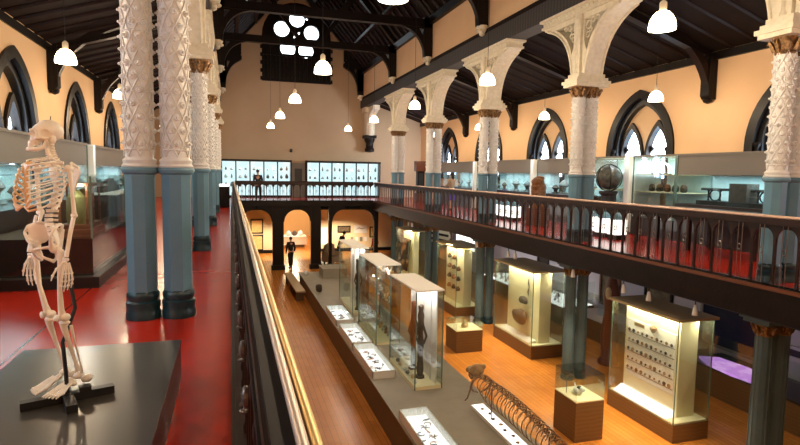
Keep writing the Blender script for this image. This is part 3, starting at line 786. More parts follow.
# skull
m = MB()
m.ell((0, -.020, 1.492), (.067, .082, .067), 24, 16)
m.ell((0, .012, 1.478), (.058, .066, .056), 20, 14)
m.ell((0, .048, 1.440), (.044, .036, .050), 18, 12)
m.ell((0, .066, 1.405), (.028, .026, .024), 14, 10)
for s in (-1, 1):
    m.tube([(s * .064, -.005, 1.442), (s * .061, .035, 1.438), (s * .046, .066, 1.432)], [.008, .0075, .012], 7)
    m.tube([(s * .048, .055, 1.435), (s * .050, .060, 1.468), (s * .030, .078, 1.482), (s * .010, .082, 1.480)], [.009, .008, .009, .009], 7)
    m.ell((s * .058, -.03, 1.435), (.014, .02, .024), 10, 8)
m.tube([(0, .078, 1.470), (0, .093, 1.450)], [.009, .006], 7)
skm = remesh(m, .0032, 2)
for s in (-1, 1):
    dent(skm, (s * .027, .083, 1.455), .0155, .036, (-s * .15, -1, 0))
    dent(skm, (s * .062, .020, 1.462), .018, .012, (-s, 0, 0))
dent(skm, (0, .090, 1.428), .010, .020, (0, -1, 0))
jaw = MB()
jaw.tube([(-.052, .005, 1.435), (-.050, .014, 1.385), (-.040, .045, 1.368), (-.020, .078, 1.364), (0, .086, 1.364), (.020, .078, 1.364), (.040, .045, 1.368), (.050, .014, 1.385), (.052, .005, 1.435)], [.008, .013, .012, .012, .014, .012, .012, .013, .008], 8)
teeth = MB()
for r0, zz in ((.0, 1.392), (.0, 1.379)):
    for q in range(12):
        a = radians(-75 + q * 13.6); teeth.ell((.027 * sin(a), .056 + .030 * cos(a), zz), (.0042, .0042, .0075), 6, 5)
def turn(mb, deg, c):
    T = Matrix.Translation(c) @ Matrix.Rotation(radians(deg), 4, 'Z') @ Matrix.Rotation(radians(7), 4, 'X') @ Matrix.Translation([-q for q in c])
    def sq(v): return Vector((v[0] * .96, -.012 + (v[1] + .012) * .86, 1.570 - (1.562 - v[2]) * .92))
    mb.v = [tuple(T @ sq(v)) for v in mb.v]; return mb
sc_ = (0, -.012, 1.43)
sko = turn(skm, -16, sc_).build('skull', 'bone', sk, 80)
turn(jaw, -16, sc_).build('jaw', 'bone', sko, 60)
turn(teeth, -16, sc_).build('teeth', 'bone', sko, 60)
turn(MB().tube([(0, -.02, 1.555), (0, -.02, 1.572), (.006, -.02, 1.580)], .003, 5), -16, sc_).build('hook', 'greyiron', sko)

# ------------------------------------------------------------------ the long animal skeleton on the dais
an = thing('animal_skeleton', 'long brown animal skeleton with pale skull mounted on a rod over the dais', 'skeleton', (4.38, 9.15, -4.4))
# local: head at y=0, body towards the viewer (-y)
def sp2(t): return (.02 * sin(t * 2.0), -.10 - t, .66 + .07 * sin(min(t, 3) * 1.0) - .02 * t)
N_ = 30
vm = None
for k in range(N_):
    x, y, z = sp2(k * .105)
    v = MB().lathe([(.026, -.03), (.032, -.034), (.022, 0), (.032, .034), (.026, .03)], 0, 0, 8)
    v.T = Matrix.Identity(4)
    v.v = [(a, c, b) for a, b, c in v.v]
    v.tube([(0, 0, .02), (0, -.02, .085)], [.014, .006], 5)
    for s in (-1, 1): v.tube([(0, 0, 0), (s * .06, -.01, .01)], [.012, .006], 5)
    v.build('vertebra', 'boneskull' if k % 2 else 'bonedark', an, 40, (x, y, z))
for k in range(1, 23):
    x, y, z = sp2(k * .14); w = .19 * min(1, .55 + .12 * k) * (1 - .012 * k); h = .34 * min(1, .5 + .15 * k) * (1 - .012 * k)
    for s in (-1, 1):
        pts = [(x + s * (.03 + w * sin(a)), y - .05 * a, z + .02 - h * (1 - cos(a)) * .55) for a in [i * 2.6 / 12 for i in range(13)]]
        MB().tube(pts, [.013] * 3 + [.009] * 8 + [.008, .006], 6).build('rib', 'bonedark' if k % 3 else 'boneskull', an, 50)
m = MB()
m.ell((0, .03, .72), (.075, .10, .075), 16, 10); m.ell((-.02, .16, .69), (.050, .12, .045), 14, 9)
m.ell((-.03, .24, .675), (.038, .05, .03), 12, 8)
for s in (-1, 1): m.tube([(s * .06, .0, .70), (s * .085, .08, .70), (s * .045, .16, .69)], [.014, .012, .014], 6); m.ell((s * .055, -.02, .77), (.03, .03, .03), 8, 6)
m = remesh(m, .008, 2)
for s in (-1, 1): dent(m, (s * .05, .10, .72), .025, .03, (-s, 0, -.4))
def big(mb):
    mb.v = [(v[0] * 1.7, v[1] * 1.25 - .02, .70 + (v[2] - .70) * 1.7) for v in mb.v]; return mb
big(m)
aso = m.build('skull', 'boneskull', an, 80)
big(MB().tube([(-.055, -.01, .66), (-.05, .08, .625), (-.035, .20, .62), (-.02, .26, .63), (-.005, .20, .62), (.03, .08, .625), (.05, -.01, .66)], [.012, .016, .014, .014, .014, .016, .012], 7)).build('jaw', 'boneskull', aso, 60)
m = MB()
for s in (-1, 1):
    m.tube([(s * .05, -.16, .70), (s * .17, -.18, .62), (s * .20, -.14, .48), (s * .12, -.08, .38), (s * .02, -.06, .34)], [.02, .025, .02, .018, .015], 7)
m.build('shoulder_girdle', 'bonedark', an, 50)
for s in (-1, 1):
    MB().tube([(s * .18, -.14, .50), (s * .21, -.10, .36), (s * .20, -.02, .24), (s * .22, .05, .16)], [.022, .018, .014, .010], 7).build('forelimb', 'bonedark', an, 50)
MB().lathe([(.012, 0), (.012, .62)], .0, -.60, 8).lathe([(.09, 0), (.09, .012), (.012, .02)], 0, -.6, 14).build('support_rod', 'greyiron', an, 40)
MB().lathe([(.012, 0), (.012, .60)], .03, -2.40, 8).lathe([(.09, 0), (.09, .012), (.012, .02)], .03, -2.4, 14).build('support_rod', 'greyiron', an, 40)
# ------------------------------------------------------------------ people
def skinned(name, joints, edges, m, parent, sub=2):
    me = bpy.data.meshes.new(name); me.from_pydata([j[0] for j in joints], edges, [])
    o = bpy.data.objects.new(name, me); COL.objects.link(o); o.parent = parent
    s = o.modifiers.new('skin', 'SKIN'); s.use_smooth_shade = True
    if not me.skin_vertices: 
        lay = me.attributes  # the layer is created with the modifier
    for i, j in enumerate(joints):
        r = j[1] if isinstance(j[1], tuple) else (j[1], j[1])
        me.skin_vertices[0].data[i].radius = r
        me.skin_vertices[0].data[i].use_root = (i == 0)
    u = o.modifiers.new('sub', 'SUBSURF'); u.levels = u.render_levels = sub
    me.materials.append(M[m]); return o
def person(label, loc, rz, top, bottom, hair='hair', H=1.7, lean=0., arms='down', skirt=False, longhair=False, stride=.12):
    t = thing('person', label, 'person', loc, rz); k = H / 1.7
    def P(x, y, z):   # forward is +y; lean bends everything above the hips
        if z > .95: y = y + (z - .95) * lean
        return (x * k, y * k, z * k)
    J = [(P(0, 0, .95), (.125, .09)), (P(0, 0, 1.12), (.115, .08)), (P(0, -.01, 1.32), (.145, .095)), (P(0, -.01, 1.42), (.10, .07)), (P(0, 0, 1.49), .045), (P(0, .01, 1.56), (.06, .07)), (P(0, .015, 1.64), (.068, .08))]
    E = [(0, 1), (1, 2), (2, 3), (3, 4), (4, 5), (5, 6)]
    for s in (-1, 1):
        b = len(J)
        J += [(P(s * .09, 0, .88), .078), (P(s * .10, s * stride * .5 + .02, .48), .055), (P(s * .10, s * stride, .10), .036), (P(s * .11, s * stride + .12, .04), (.035, .03))]
        E += [(0, b), (b, b + 1), (b + 1, b + 2), (b + 2, b + 3)]
        b = len(J)
        if arms == 'down': el, wr, hn = (s * .24, -.03, 1.12), (s * .23, .06, .90), (s * .23, .09, .82)
        elif arms == 'front': el, wr, hn = (s * .22, .06, 1.14), (s * .14, .26, 1.10), (s * .11, .33, 1.10)
        else: el, wr, hn = (s * .24, .04, 1.14), (s * .10, .16, 1.30), (s * .05, .14, 1.40)
        J += [(P(s * .17, -.01, 1.40), .055), (P(*el), .042), (P(*wr), .030), (P(*hn), (.035, .02))]
        E += [(2, b), (b, b + 1), (b + 1, b + 2), (b + 2, b + 3)]
        hh = Vector(P(*hn)); dr = (hh - Vector(P(*wr))).normalized()
        for q in range(4):
            J.append((tuple(hh + dr * .075 * k + Vector((0, (q - 1.5) * .016 * k, 0)) + Vector((-s * .01, 0, 0))), .009)); E.append((b + 3, len(J) - 1))
        J.append((tuple(hh + dr * .03 * k + Vector((-s * .02, .035 * k, 0))), .010)); E.append((b + 3, len(J) - 1))
    skinned('body', J, E, 'skin', t)
    # clothes: slightly larger chains that end at cuffs, hem and neckline
    c = [(P(0, 0, .90), (.15, .115)), (P(0, 0, 1.10), (.135, .10)), (P(0, -.01, 1.32), (.165, .115)), (P(0, -.01, 1.43), (.10, .075))]; e = [(0, 1), (1, 2), (2, 3)]
    for s in (-1, 1):
        b = len(c); q = J[7 + (0 if s == -1 else 13) + 4][0]; 
        i0 = 7 + (0 if s == -1 else 13) + 4
        c += [(J[i0][0], .068), (J[i0 + 1][0], .056), (J[i0 + 2][0], .046)]; e += [(2, b), (b, b + 1), (b + 1, b + 2)]
    skinned('jacket', c, e, top, t)
    if skirt:
        MB().loft([[(r * k * cos(a * pi / 8), r * .8 * k * sin(a * pi / 8), z * k) for a in range(16)] for r, z in ((.24, .45), (.21, .7), (.165, .92), (.14, 1.0))]).build('skirt', bottom, t, 50)
    else:
        c = [(P(0, 0, .93), (.145, .11)), (P(0, 0, .90), (.14, .11))]; e = [(0, 1)]
        for s in (-1, 1):
            i0 = 7 + (0 if s == -1 else 13); b = len(c)
            c += [(J[i0][0], .095), (J[i0 + 1][0], .070), (J[i0 + 2][0], .055)]; e += [(1, b), (b, b + 1), (b + 1, b + 2)]
        skinned('trousers', c, e, bottom, t)
    for s in (-1, 1):
        i0 = 7 + (0 if s == -1 else 13); a = J[i0 + 2][0]; f = J[i0 + 3][0]
        MB().ell(((a[0] + f[0]) / 2, (a[1] + f[1]) / 2 + .01, .045 * k), (.045 * k, .13 * k, .045 * k), 10, 7).build('shoe', 'black', t, 60)
    hd = P(0, -.012, 1.655)
    m = MB().ell(hd, (.088 * k, .098 * k, .095 * k), 14, 10)
    if longhair: m.ell((hd[0], hd[1] - .05 * k, hd[2] - .12 * k), (.085 * k, .055 * k, .16 * k), 12, 9)
    m.build('hair', hair, t, 70)
    fc = MB()
    for s in (-1, 1):
        fc.ell(P(s * .028, .085, 1.635), (.009 * k, .006 * k, .006 * k), 6, 5)
    fc.ell(P(0, .090, 1.585), (.02 * k, .006 * k, .004 * k), 6, 5)
    fc.build('face_features', 'black', t)
    MB().ell(P(0, .098, 1.612), (.010 * k, .016 * k, .016 * k), 6, 5).build('nose', 'skin', t, 60)
person('person in dark clothes standing before the arched passage on the ground floor', (2.95, 28.9, FZ), .3, 'blackcloth', 'blackcloth', H=1.62)
person('person in dark clothes leaning over the far balustrade in front of the lit cases', (1.34, 28.95, GZ), pi - .15, 'navy', 'blackcloth', H=1.62, lean=.35, arms='front')
person('long-haired person in a violet skirt walking behind the right balustrade', (9.3, 22.6, GZ), .5, 'beigecloth', 'violetcloth', H=1.62, skirt=True, longhair=True, arms='front')
person('person in a dark jacket bending forward beside the beige draped chair', (5.75, 30.2, FZ), -1.2, 'blackcloth', 'navy', H=1.7, lean=.5, arms='front')
person('person in a red top standing beyond the tall glass cases', (7.75, 30.0, FZ), .6, 'redcloth', 'navy', H=1.6)
person('person in black seen under the far right of the gallery', (9.1, 30.6, FZ), .9, 'blackcloth', 'blackcloth', H=1.7)
# ------------------------------------------------------------------ the grey dais with its cases
da = thing('dais', 'long low grey display dais down the middle of the ground floor', 'platform', (3.8, 15.0, FZ))
MB().box(-.98, .98, -11.0, 9.0, 0, .62).build('dais_body', 'daisside', da)
MB().box(-1.0, 1.0, -11.02, 9.02, .62, .65).build('dais_top', 'dais', da)
DZ = -4.4
b = thing('raised_block', 'grey raised block at the far end of the dais', 'plinth', (4.1, 22.9, DZ))
MB().box(-.5, .5, -.55, .55, 0, .36).build('block_body', 'dais', b); MB().box(-.52, .52, -.57, .57, .36, .40).build('block_top', 'dais', b)

def tall_case(label, x0, x1, y0, y1, h, roofm='whiteboard'):
    t = thing('glass_showcase', label, 'display case', ((x0 + x1) / 2, (y0 + y1) / 2, DZ), group='tall glass showcases on the dais')
    w, d = (x1 - x0) / 2, (y1 - y0) / 2
    MB().box(-w, w, -d, d, 0, .07).build('case_base', 'board', t)
    for a in ((-w, -w + .008, -d, d), (w - .008, w, -d, d), (-w, w, -d, -d + .008), (-w, w, d - .008, d)):
        MB().box(*a, .07, h - .03).build('glass_pane', 'glass', t)
    for sx in (-1, 1):
        for sy in (-1, 1):
            MB().box(sx * w - .010, sx * w + .010, sy * d - .010, sy * d + .010, .0, h - .03).build('corner_strip', 'edge', t)
    MB().box(-w - .015, w + .015, -d - .015, d + .015, h - .03, h).build('case_roof', roofm, t)
    for k in range(3): light('POINT', (0, -d * .6 + k * d * .6, h - .14), 8, (1, .86, .78), .04, parent=t)
    return t, w, d
t, w, d = tall_case('nearest tall glass showcase on the dais, with white top and dark carved post inside', 3.52, 4.10, 10.25, 12.1, 2.06)
for yy in (-.55, -.1, .45, .75): MB().box(.16, .18, yy - .02, yy + .02, .07, 2.0).build('support_post', 'white', t)
MB().box(.18, .2, -.85, .85, .07, 2.0).build('backing_panel', 'whiteboard', t)
def totem(label, loc, h, m='stone', group=None, seed=1):
    R = random.Random(seed); prof = []; n = 14
    for i in range(n + 1): prof.append((.05 + .035 * R.random(), h * i / n))
    prof = [(.10, 0), (.10, .05)] + [(r, z + .05) for r, z in prof] + [(.03, h + .08)]
    o = MB().lathe(prof, 0, 0, 10).build('carved_post', m, None, 50); o.location = loc; tag(o, label, 'carving', group)
    for s in (-1, 1):
        MB().tube([(s * .05, 0, h * .75), (s * .12, -.03, h * .6), (s * .05, -.07, h * .5)], [.03, .025, .02], 6).build('carved_arm', m, o, 50)
    return o
totem('tall dark carved post inside the nearest glass showcase', (3.80, 10.75, DZ + .07), 1.5)
totem('reddish carved post at the back of the nearest glass showcase', (3.82, 11.30, DZ + .07), 1.45, 'redwood', seed=4)
R = random.Random(3)
def lump(name, label, cat, loc, r, m, group=None, seed=0, parent=None, flat=1.):
    Q = random.Random(seed); ph = [Q.random() * 6 for _ in range(6)]
    def fn(v):
        k = 1 + .18 * sin(v.x / r * 3 + ph[0]) * cos(v.y / r * 2.3 + ph[1]) + .12 * sin(v.z / r * 4 + ph[2])
        return v * k
    o = MB().ell((0, 0, 0), (r, r, r * flat), 10, 7, fn).build(name, m, parent, 60)
    mn = min(v.co.z for v in o.data.vertices); o.location = (loc[0], loc[1], loc[2] - mn); 
    if parent is None: tag(o, label, cat, group)
    return o
for k in range(6):
    lump('small_stone', 'small pale stone along the floor of the nearest glass showcase', 'stone', (3.60 + .03 * (k % 2), 10.45 + k * .27, DZ + .07), .045, ['white', 'quartz', 'stone'][k % 3], 'small stones in the nearest showcase', k)
t, w, d = tall_case('middle tall glass showcase on the dais, crowded with sparkling minerals', 3.50, 4.12, 13.3, 15.3, 2.08)
for z in (.55, .95, 1.35, 1.7): MB().box(-w + .03, w - .03, -d + .03, d - .03, z, z + .010).build('glass_shelf', 'glass', t)
q = 0
for z in (.07, .56, .96, 1.36, 1.71):
    for k in range(7):
        q += 1; y = 13.48 + k * .27; x = 3.66 + .30 * ((k + q) % 2)
        m = MB(); Q = random.Random(q)
        for c in range(6):
            a = Q.random() * 6.28; tl = Q.random() * .5; L = .09 + .09 * Q.random()
            m.tube([(0, 0, 0), (L * sin(tl) * cos(a), L * sin(tl) * sin(a), L * cos(tl)), (L * 1.2 * sin(tl) * cos(a), L * 1.2 * sin(tl) * sin(a), L * 1.2 * cos(tl))], [.026, .022, .002], 6)
        m.ell((0, 0, .02), (.06, .06, .03), 8, 5)
        o = m.build('mineral_crystal', ['crystal', 'quartz', 'crystal', 'pottery'][q % 4]); o.location = (x, y, DZ + z + .012)
        tag(o, 'sparkling mineral crystal on the %s of the middle glass showcase' % {.07: 'floor', .56: 'lowest shelf', .96: 'second shelf', 1.36: 'third shelf', 1.71: 'top shelf'}[z], 'mineral', 'minerals in the middle showcase, level at %.0f cm' % (z * 100))
t, w, d = tall_case('farthest tall glass showcase on the dais, with slim white posts inside', 3.56, 4.05, 16.4, 18.6, 2.08)
for yy in (-.9, -.3, .3): MB().box(-.02, .02, yy - .03, yy + .03, .07, 2.0).build('support_post', 'white', t)
MB().box(.14, .17, -1, 1, .07, 2.0).build('backing_panel', 'whiteboard', t)
totem('dark slender carving inside the farthest glass showcase', (3.80, 16.75, DZ + .07), 1.55, seed=9)
# low trays along the left edge of the dais
def tray(label, y0, y1, x0=2.84, x1=3.36):
    t = thing('lit_tray', label, 'display tray', ((x0 + x1) / 2, (y0 + y1) / 2, DZ), group='low lit trays on the dais')
    w, d = (x1 - x0) / 2, (y1 - y0) / 2; h = .17
    m = MB().box(-w, -w + .02, -d, d, 0, h).box(w - .02, w, -d, d, 0, h).box(-w, w, -d, -d + .02, 0, h).box(-w, w, d - .02, d, 0, h)
    m.build('tray_wall', 'whiteboard', t); MB().box(-w + .02, w - .02, -d + .02, d - .02, 0, .03).build('tray_bed', 'glow_white', t)
    MB().box(-w, w, -d, d, h, h + .008).build('glass_lid', 'glass', t)
    return t
TR = [('nearest low lit tray on the dais, cut by the bottom of the picture', 7.3, 9.12), ('second low lit tray on the dais, beside the nearest glass showcase', 11.05, 13.0),
      ('third low lit tray on the dais', 13.12, 14.9), ('farthest low lit tray on the dais', 15.3, 17.05)]
for i, (lb, y0, y1) in enumerate(TR):
    tray(lb, y0, y1); nm = ['nearest', 'second', 'third', 'farthest'][i]; Q = random.Random(20 + i)
    n = 12
    for k in range(n):
        y = y0 + .18 + (y1 - y0 - .36) * (k + .5 * Q.random()) / n; x = 3.10 + (Q.random() - .5) * .32; mt = ['pink', 'stone', 'bonedark', 'iron'][(k + i) % 4]
        m = MB(); kind = (k + i) % 3
        if kind == 0:
            for c in range(5):
                a = c * 1.26 + Q.random(); m.tube([(0, 0, .01), (.05 * cos(a), .05 * sin(a), .03), (.09 * cos(a + .4), .09 * sin(a + .4), .02)], [.012, .010, .006], 5)
            lb2, nn, cc = 'branching fragment lying in the %s lit tray' % nm, 'coral_fragment', 'specimen'
        elif kind == 1:
            m.tube([(.06 * cos(a * .5), .06 * sin(a * .5), .012) for a in range(9)], .010, 5)
            lb2, nn, cc = 'curved ring-shaped relic lying in the %s lit tray' % nm, 'curved_relic', 'specimen'
        else:
            m.tube([(-.08, 0, .012), (-.02, .01, .016), (.05, -.005, .014), (.09, .01, .010)], [.012, .016, .012, .004], 6)
            lb2, nn, cc = 'straight bar-like relic lying in the %s lit tray' % nm, 'long_relic', 'specimen'
        o = m.build(nn, mt, None, 50); o.location = (x, y, DZ + .03); o.rotation_euler = (0, 0, Q.random() * 6)
        tag(o, lb2, cc, 'relics in the %s tray' % nm)
t = thing('lit_tray', 'slim glowing white tray on the dais under the animal skeleton', 'display tray', (4.42, 8.0, DZ))
MB().box(-.13, .13, -1.25, 1.22, 0, .05).build('tray_body', 'whiteboard', t); MB().box(-.11, .11, -1.23, 1.2, .05, .056).build('tray_bed', 'glow_white', t)
for k in range(8):
    lump('small_fossil', 'small dark fossil lying on the slim glowing tray under the animal skeleton', 'fossil', (4.40 + .04 * (k % 2), 8.95 - k * .22, DZ + .058), .035, 'stone' if k % 3 else 'boneskull', 'fossils under the animal skeleton', k, flat=.5)
lump('dark_skull_cast', 'dark lumpy specimen on the dais edge near the bench end', 'specimen', (3.05, 19.9, DZ), .13, 'stone', seed=5)
lump('pale_specimen', 'pale rounded specimen near the far left corner of the dais', 'specimen', (3.0, 23.3, DZ), .10, 'white', seed=6)

# ------------------------------------------------------------------ big cream cases along the right arcade
def arcade_case(label, x0, x1, y0, y1, zt, panel):
    t = thing('lit_display_case', label, 'display case', ((x0 + x1) / 2, (y0 + y1) / 2, FZ), group='cream lit display cases between the twin columns')
    w, d = (x1 - x0) / 2, (y1 - y0) / 2; h = zt - FZ
    MB().box(-w, w, -d, d, 0, .35).build('plinth', 'plinth', t)
    MB().box(-w + .02, w - .02, -d + .02, d - .02, .35, .38).build('base_board', 'board', t)
    for a in ((-w + .01, -w + .018, -d + .01, d - .01), (w - .018, w - .01, -d + .01, d - .01), (-w + .01, w - .01, -d + .01, -d + .018), (-w + .01, w - .01, d - .018, d - .01)):
        MB().box(*a, .35, h - .04).build('glass_pane', 'glass', t)
    for sx in (-1, 1):
        for sy in (-1, 1):
            MB().box(sx * (w - .012) - .008, sx * (w - .012) + .008, sy * (d - .012) - .008, sy * (d - .012) + .008, .35, h - .04).build('corner_strip', 'edge', t)
    MB().box(-w - .05, w + .05, -d - .05, d + .05, h - .05, h).build('case_roof', mat_roof, t)
    px0, px1, py0, py1 = panel
    MB().box(px0, px1, py0, py1, .38, h - .12).build('display_panel', 'board', t)
    light('AREA', (-w + .16, 0, h - .08), 20, (1, .88, .58), .16, rot=(0, -.35, 0), parent=t, sizey=d * 1.7)
    light('AREA', (px1 + .1 if px1 + .1 < w else w - .05, -d + .15, h - .08), 10, (1, .88, .58), .2, rot=(0, 0, 0), parent=t)
    return t, w, d
M['caseroof'] = mat('olive_case_roof', (.42, .34, .20), .5); mat_roof = 'caseroof'
t, w, d = arcade_case('cream lit case showing rows of small dark fossils, lower right', 7.95, 8.80, 8.08, 9.97, -2.64, (-.15, .28, -.72, .80))
MB().ext([(-.40, .38), (-.19, .38), (-.19, .52), (-.40, .40)], [], -.70, .80, 'xzy').build('sloping_label_shelf', 'glow_white', t)
FX = 8.375 - .15
mm_ = MB().box(FX - .015, FX, 8.40, 9.75, -4.25, -3.05).build('fossil_board', 'whiteboard', None); mm_['label'] = 'pale mounted board with fossil rows inside the lower right cream case'; mm_['category'] = 'board'
for r in range(5):
    z = -3.28 - r * .205
    for k in range(10):
        y = 8.48 + k * .132 + .02 * R.random(); q = .020 + .022 * R.random()
        o = MB().ell((0, 0, 0), (.02, q, q * 1.1), 7, 5).build('mounted_fossil', ['stone', 'bonedark', 'black'][(k + r) % 3], None, 50); o.location = (FX - .03, y, z)
        tag(o, 'small dark fossil in the %s row of the mounted board in the lower right case' % ['top', 'second', 'third', 'fourth', 'bottom'][r], 'fossil', 'fossils in row %d of the mounted board' % (r + 1))
    s_ = MB().box(-.012, 0, -.66, .66, -.004, .004).build('board_ledge', 'greyiron', mm_); s_.location = (FX - .015, 9.07, z - .055)
MB().box(FX - .02, FX - .015, 9.25, 9.55, -3.16, -3.09).build('text_label', 'brass', mm_)
lump('large_fossil', 'largest brown fossil at the top of the mounted fossil board', 'fossil', (FX - .06, 8.95, -3.17), .075, 'bonedark', seed=8)
t, w, d = arcade_case('cream lit case holding two big dark stones, between the twin columns', 7.80, 8.80, 13.0, 15.25, -2.6, (-.18, .18, -.95, .85))
t.name = 'lit_display_case'
o = lump('dark_boulder', 'large dark oval stone low in the cream case between the columns', 'stone', (8.30 - .34, 13.95, FZ + .72), .26, 'stone', seed=11, flat=.8)
o.scale = (.45, 1.5, 1); lump('dark_stone', 'smaller dark stone above the oval one in the cream case', 'stone', (8.30 - .30, 13.85, FZ + 1.32), .13, 'stone', seed=12).scale = (.6, 1.6, .8)
t2 = bpy.data.objects['dark_boulder']
o = MB().tube([(0, 0, .5), (.0, .02, .38), (0, -.03, .25), (0, .03, .12), (0, 0, 0)], [.01, .02, .014, .02, .01], 6).build('hanging_cord_ornament', 'greyiron', None, 50); o.location = (8.30 - .2, 13.75, FZ + 1.6); tag(o, 'thin hanging ornament above the dark stones in the cream case', 'ornament')
MB().ext([(-.45, .38), (-.22, .38), (-.22, .46), (-.45, .40)], [], -.9, .8, 'xzy').build('label_shelf', 'whiteboard', t)
t, w, d = arcade_case('cream lit case hung with dark pots, behind the dais showcases', 7.50, 8.45, 17.6, 19.5, -2.55, (-.15, .15, -.85, .8))
for r in range(4):
    for k in range(3):
        if (r, k) == (0, 0): continue
        o = MB().lathe([(.02, -.06), (.06, -.05), (.085, 0), (.06, .06), (.04, .075), (.05, .10)], 0, 0, 12).build('hanging_pot', 'pottery' if (r + k) % 2 else 'stone', None, 50)
        o.location = (7.975 - .23, 18.0 + k * .42, FZ + 2.0 - r * .36)
        tag(o, 'small dark pot, %s row and %s from the near end of the pot case' % (['top', 'second', 'third', 'bottom'][r], ['first', 'second', 'third'][k]), 'pot', 'dark pots on the cream panel')
t, w, d = arcade_case('pale lit case at the far end of the right arcade', 7.5, 8.3, 23.0, 24.9, -2.55, (-.12, .12, -.8, .7))
o = MB().box(-.03, .03, -.4, .4, -.65, .65).build('leaning_panel', 'board', None); o.location = (7.62, 23.8, FZ + 1.35); o.rotation_euler = (0, .12, 0); tag(o, 'dark framed pale board leaning in the farthest lit case', 'board')
MB().box(-.04, .02, -.46, .46, -.71, .71).build('frame', 'timber', o)

# pedestals with glass tops
def pedestal(label, x, y, w, d, h, gh, prop=True):
    t = thing('pedestal_case', label, 'pedestal', (x, y, FZ), group='wooden pedestals with glass tops')
    MB().box(-w, w, -d, d, 0, h).build('pedestal_body', 'plinth', t); MB().box(-w, w, -d, d, h, h + .02).build('pedestal_top', 'board', t)
    m = MB().box(-w, -w + .006, -d, d, h + .02, h + gh).box(w - .006, w, -d, d, h + .02, h + gh).box(-w, w, -d, -d + .006, h + .02, h + gh).box(-w, w, d - .006, d, h + .02, h + gh).box(-w, w, -d, d, h + gh, h + gh + .006)
    m.build('glass_hood', 'glass', t)
    return t
pedestal('brown pedestal with glass hood in front of the middle twin columns', 6.42, 14.4, .40, .40, .62, .22)
lump('pale_fossil', 'pale lumpy fossil under the glass hood of the middle pedestal', 'fossil', (6.42, 14.35, FZ + .64), .12, 'boneskull', seed=14, flat=.6)
pedestal('brown pedestal with tall glass hood at the bottom right of the dais', 6.47, 8.95, .31, .36, .78, .50)
o = MB().ell((0, 0, .06), (.09, .12, .06), 12, 8).ell((.02, -.10, .12), (.05, .06, .05), 10, 7).tube([(0, .08, .1), (.05, .2, .14)], [.02, .008], 6).build('white_bird_mount', 'white', None, 50); o.location = (6.45, 8.95, FZ + .80); tag(o, 'small white and dark specimen under the tall glass hood', 'specimen')
MB().ell((.02, -.02, .11), (.05, .08, .05), 8, 6).build('dark_patch', 'stone', o, 50)
MB().tube([(-.2, .1, 0), (-.2, .1, .32), (-.1, .1, .38)], .008, 5).build('wire_stand', 'greyiron', o)
# bench
t = thing('bench', 'pale wooden bench on the oak floor left of the dais', 'bench', (2.50, 23.2, FZ), .02)
MB().box(-.18, .18, -2.1, 2.1, .38, .44).build('seat', 'bench', t)
for y in (-1.7, 0, 1.7): MB().box(-.15, .15, y - .05, y + .05, 0, .38).build('leg', 'daisside', t)

# ------------------------------------------------------------------ spotlights under the right gallery
def spot(label, loc, rot, e=60, gr='white spotlights under the gallery edge'):
    t = thing('ceiling_spotlight', label, 'spotlight', loc, group=gr)
    m = MB().lathe([(.015, .12), (.028, .10), (.04, .02), (.048, -.06), (.042, -.06), (.03, .0)], 0, 0, 12)
    m.build('spotlight_head', 'white', t, 40); MB().tube([(0, 0, .1), (0, 0, .32)], .008, 6).build('stem', 'black', t)
    MB().lathe([(.038, -.055), (.038, -.045)], 0, 0, 12).build('bulb', 'lamp', t)
    light('SPOT', (0, 0, -.08), e, (1, .82, .58), .03, rot=rot, parent=t, spot=95)
SPL = [(9.09, 'beside the fossil board case'), (8.39, 'just above the fossil board case'), (7.3, 'in shade beyond the right case'), (13.5, 'in front of the big stone case'), (13.9, 'left of the pair before the big stone case'), (18.3, 'above the pot case'), (22.6, 'near the far twin columns'), (23.1, 'farthest under the gallery'), (10.8, 'between fossil case and twin columns'), (16.0, 'near the pot case column')]
for y, lb in SPL: spot('small spotlight under the right gallery edge, ' + lb, (7.50, y, -2.27), (0, .25, 0), 150)
for i, (x, lb) in enumerate([(1.3, 'left-hand'), (3.4, 'passage'), (5.8, 'brightest'), (6.8, 'right-hand')]):
    spot('small spotlight under the far gallery, %s one' % lb, (x, 32.2, -2.20), (.45, 0, 0), 420, 'spotlights under the far gallery')
light('POINT', (4.0, 39, -2.3), 180, (1, .8, .5), .3)
# ------------------------------------------------------------------ far wall of the ground floor
def picture(label, x0, x1, z0, z1, m, fr='timber', y=YF, cat='picture'):
    t = thing('framed_picture', label, cat, ((x0 + x1) / 2, y, (z0 + z1) / 2)); w, h = (x1 - x0) / 2, (z1 - z0) / 2
    MB().ext([(-w, -h), (w, -h), (w, h), (-w, h)], [[(-w + .06, -h + .06), (w - .06, -h + .06), (w - .06, h - .06), (-w + .06, h - .06)]], -.05, 0, 'xzy').build('frame', fr, t)
    MB().box(-w + .06, w - .06, -.02, -.005, -h + .06, h - .06).build('canvas', m, t); return t
picture('amber picture in dark frame, upper one left of the passage', 1.12, 1.86, -3.82, -2.95, 'picture')
picture('amber picture in dark frame, lower one left of the passage', 1.12, 1.86, -4.85, -3.92, 'picture')
picture('wide dark painting on the yellow lit far wall', 6.45, 7.30, -3.86, -3.42, 'darkpic')
picture('narrow amber poster near the right end of the far wall', 8.55, 9.0, -4.2, -3.5, 'picture')
o = MB().box(-.26, .26, -.03, 0, -.55, .55).build('teal_poster', M['caseback'], None); o.location = (5.55, YF - .01, -4.05); tag(o, 'pale teal poster left of the dark painting', 'poster')
t = thing('whale_drawing', 'white poster with small grey drawing on the far wall', 'poster', (7.95, YF, -3.65))
MB().box(-.42, .42, -.02, 0, -.25, .25).build('poster_sheet', 'white', t)
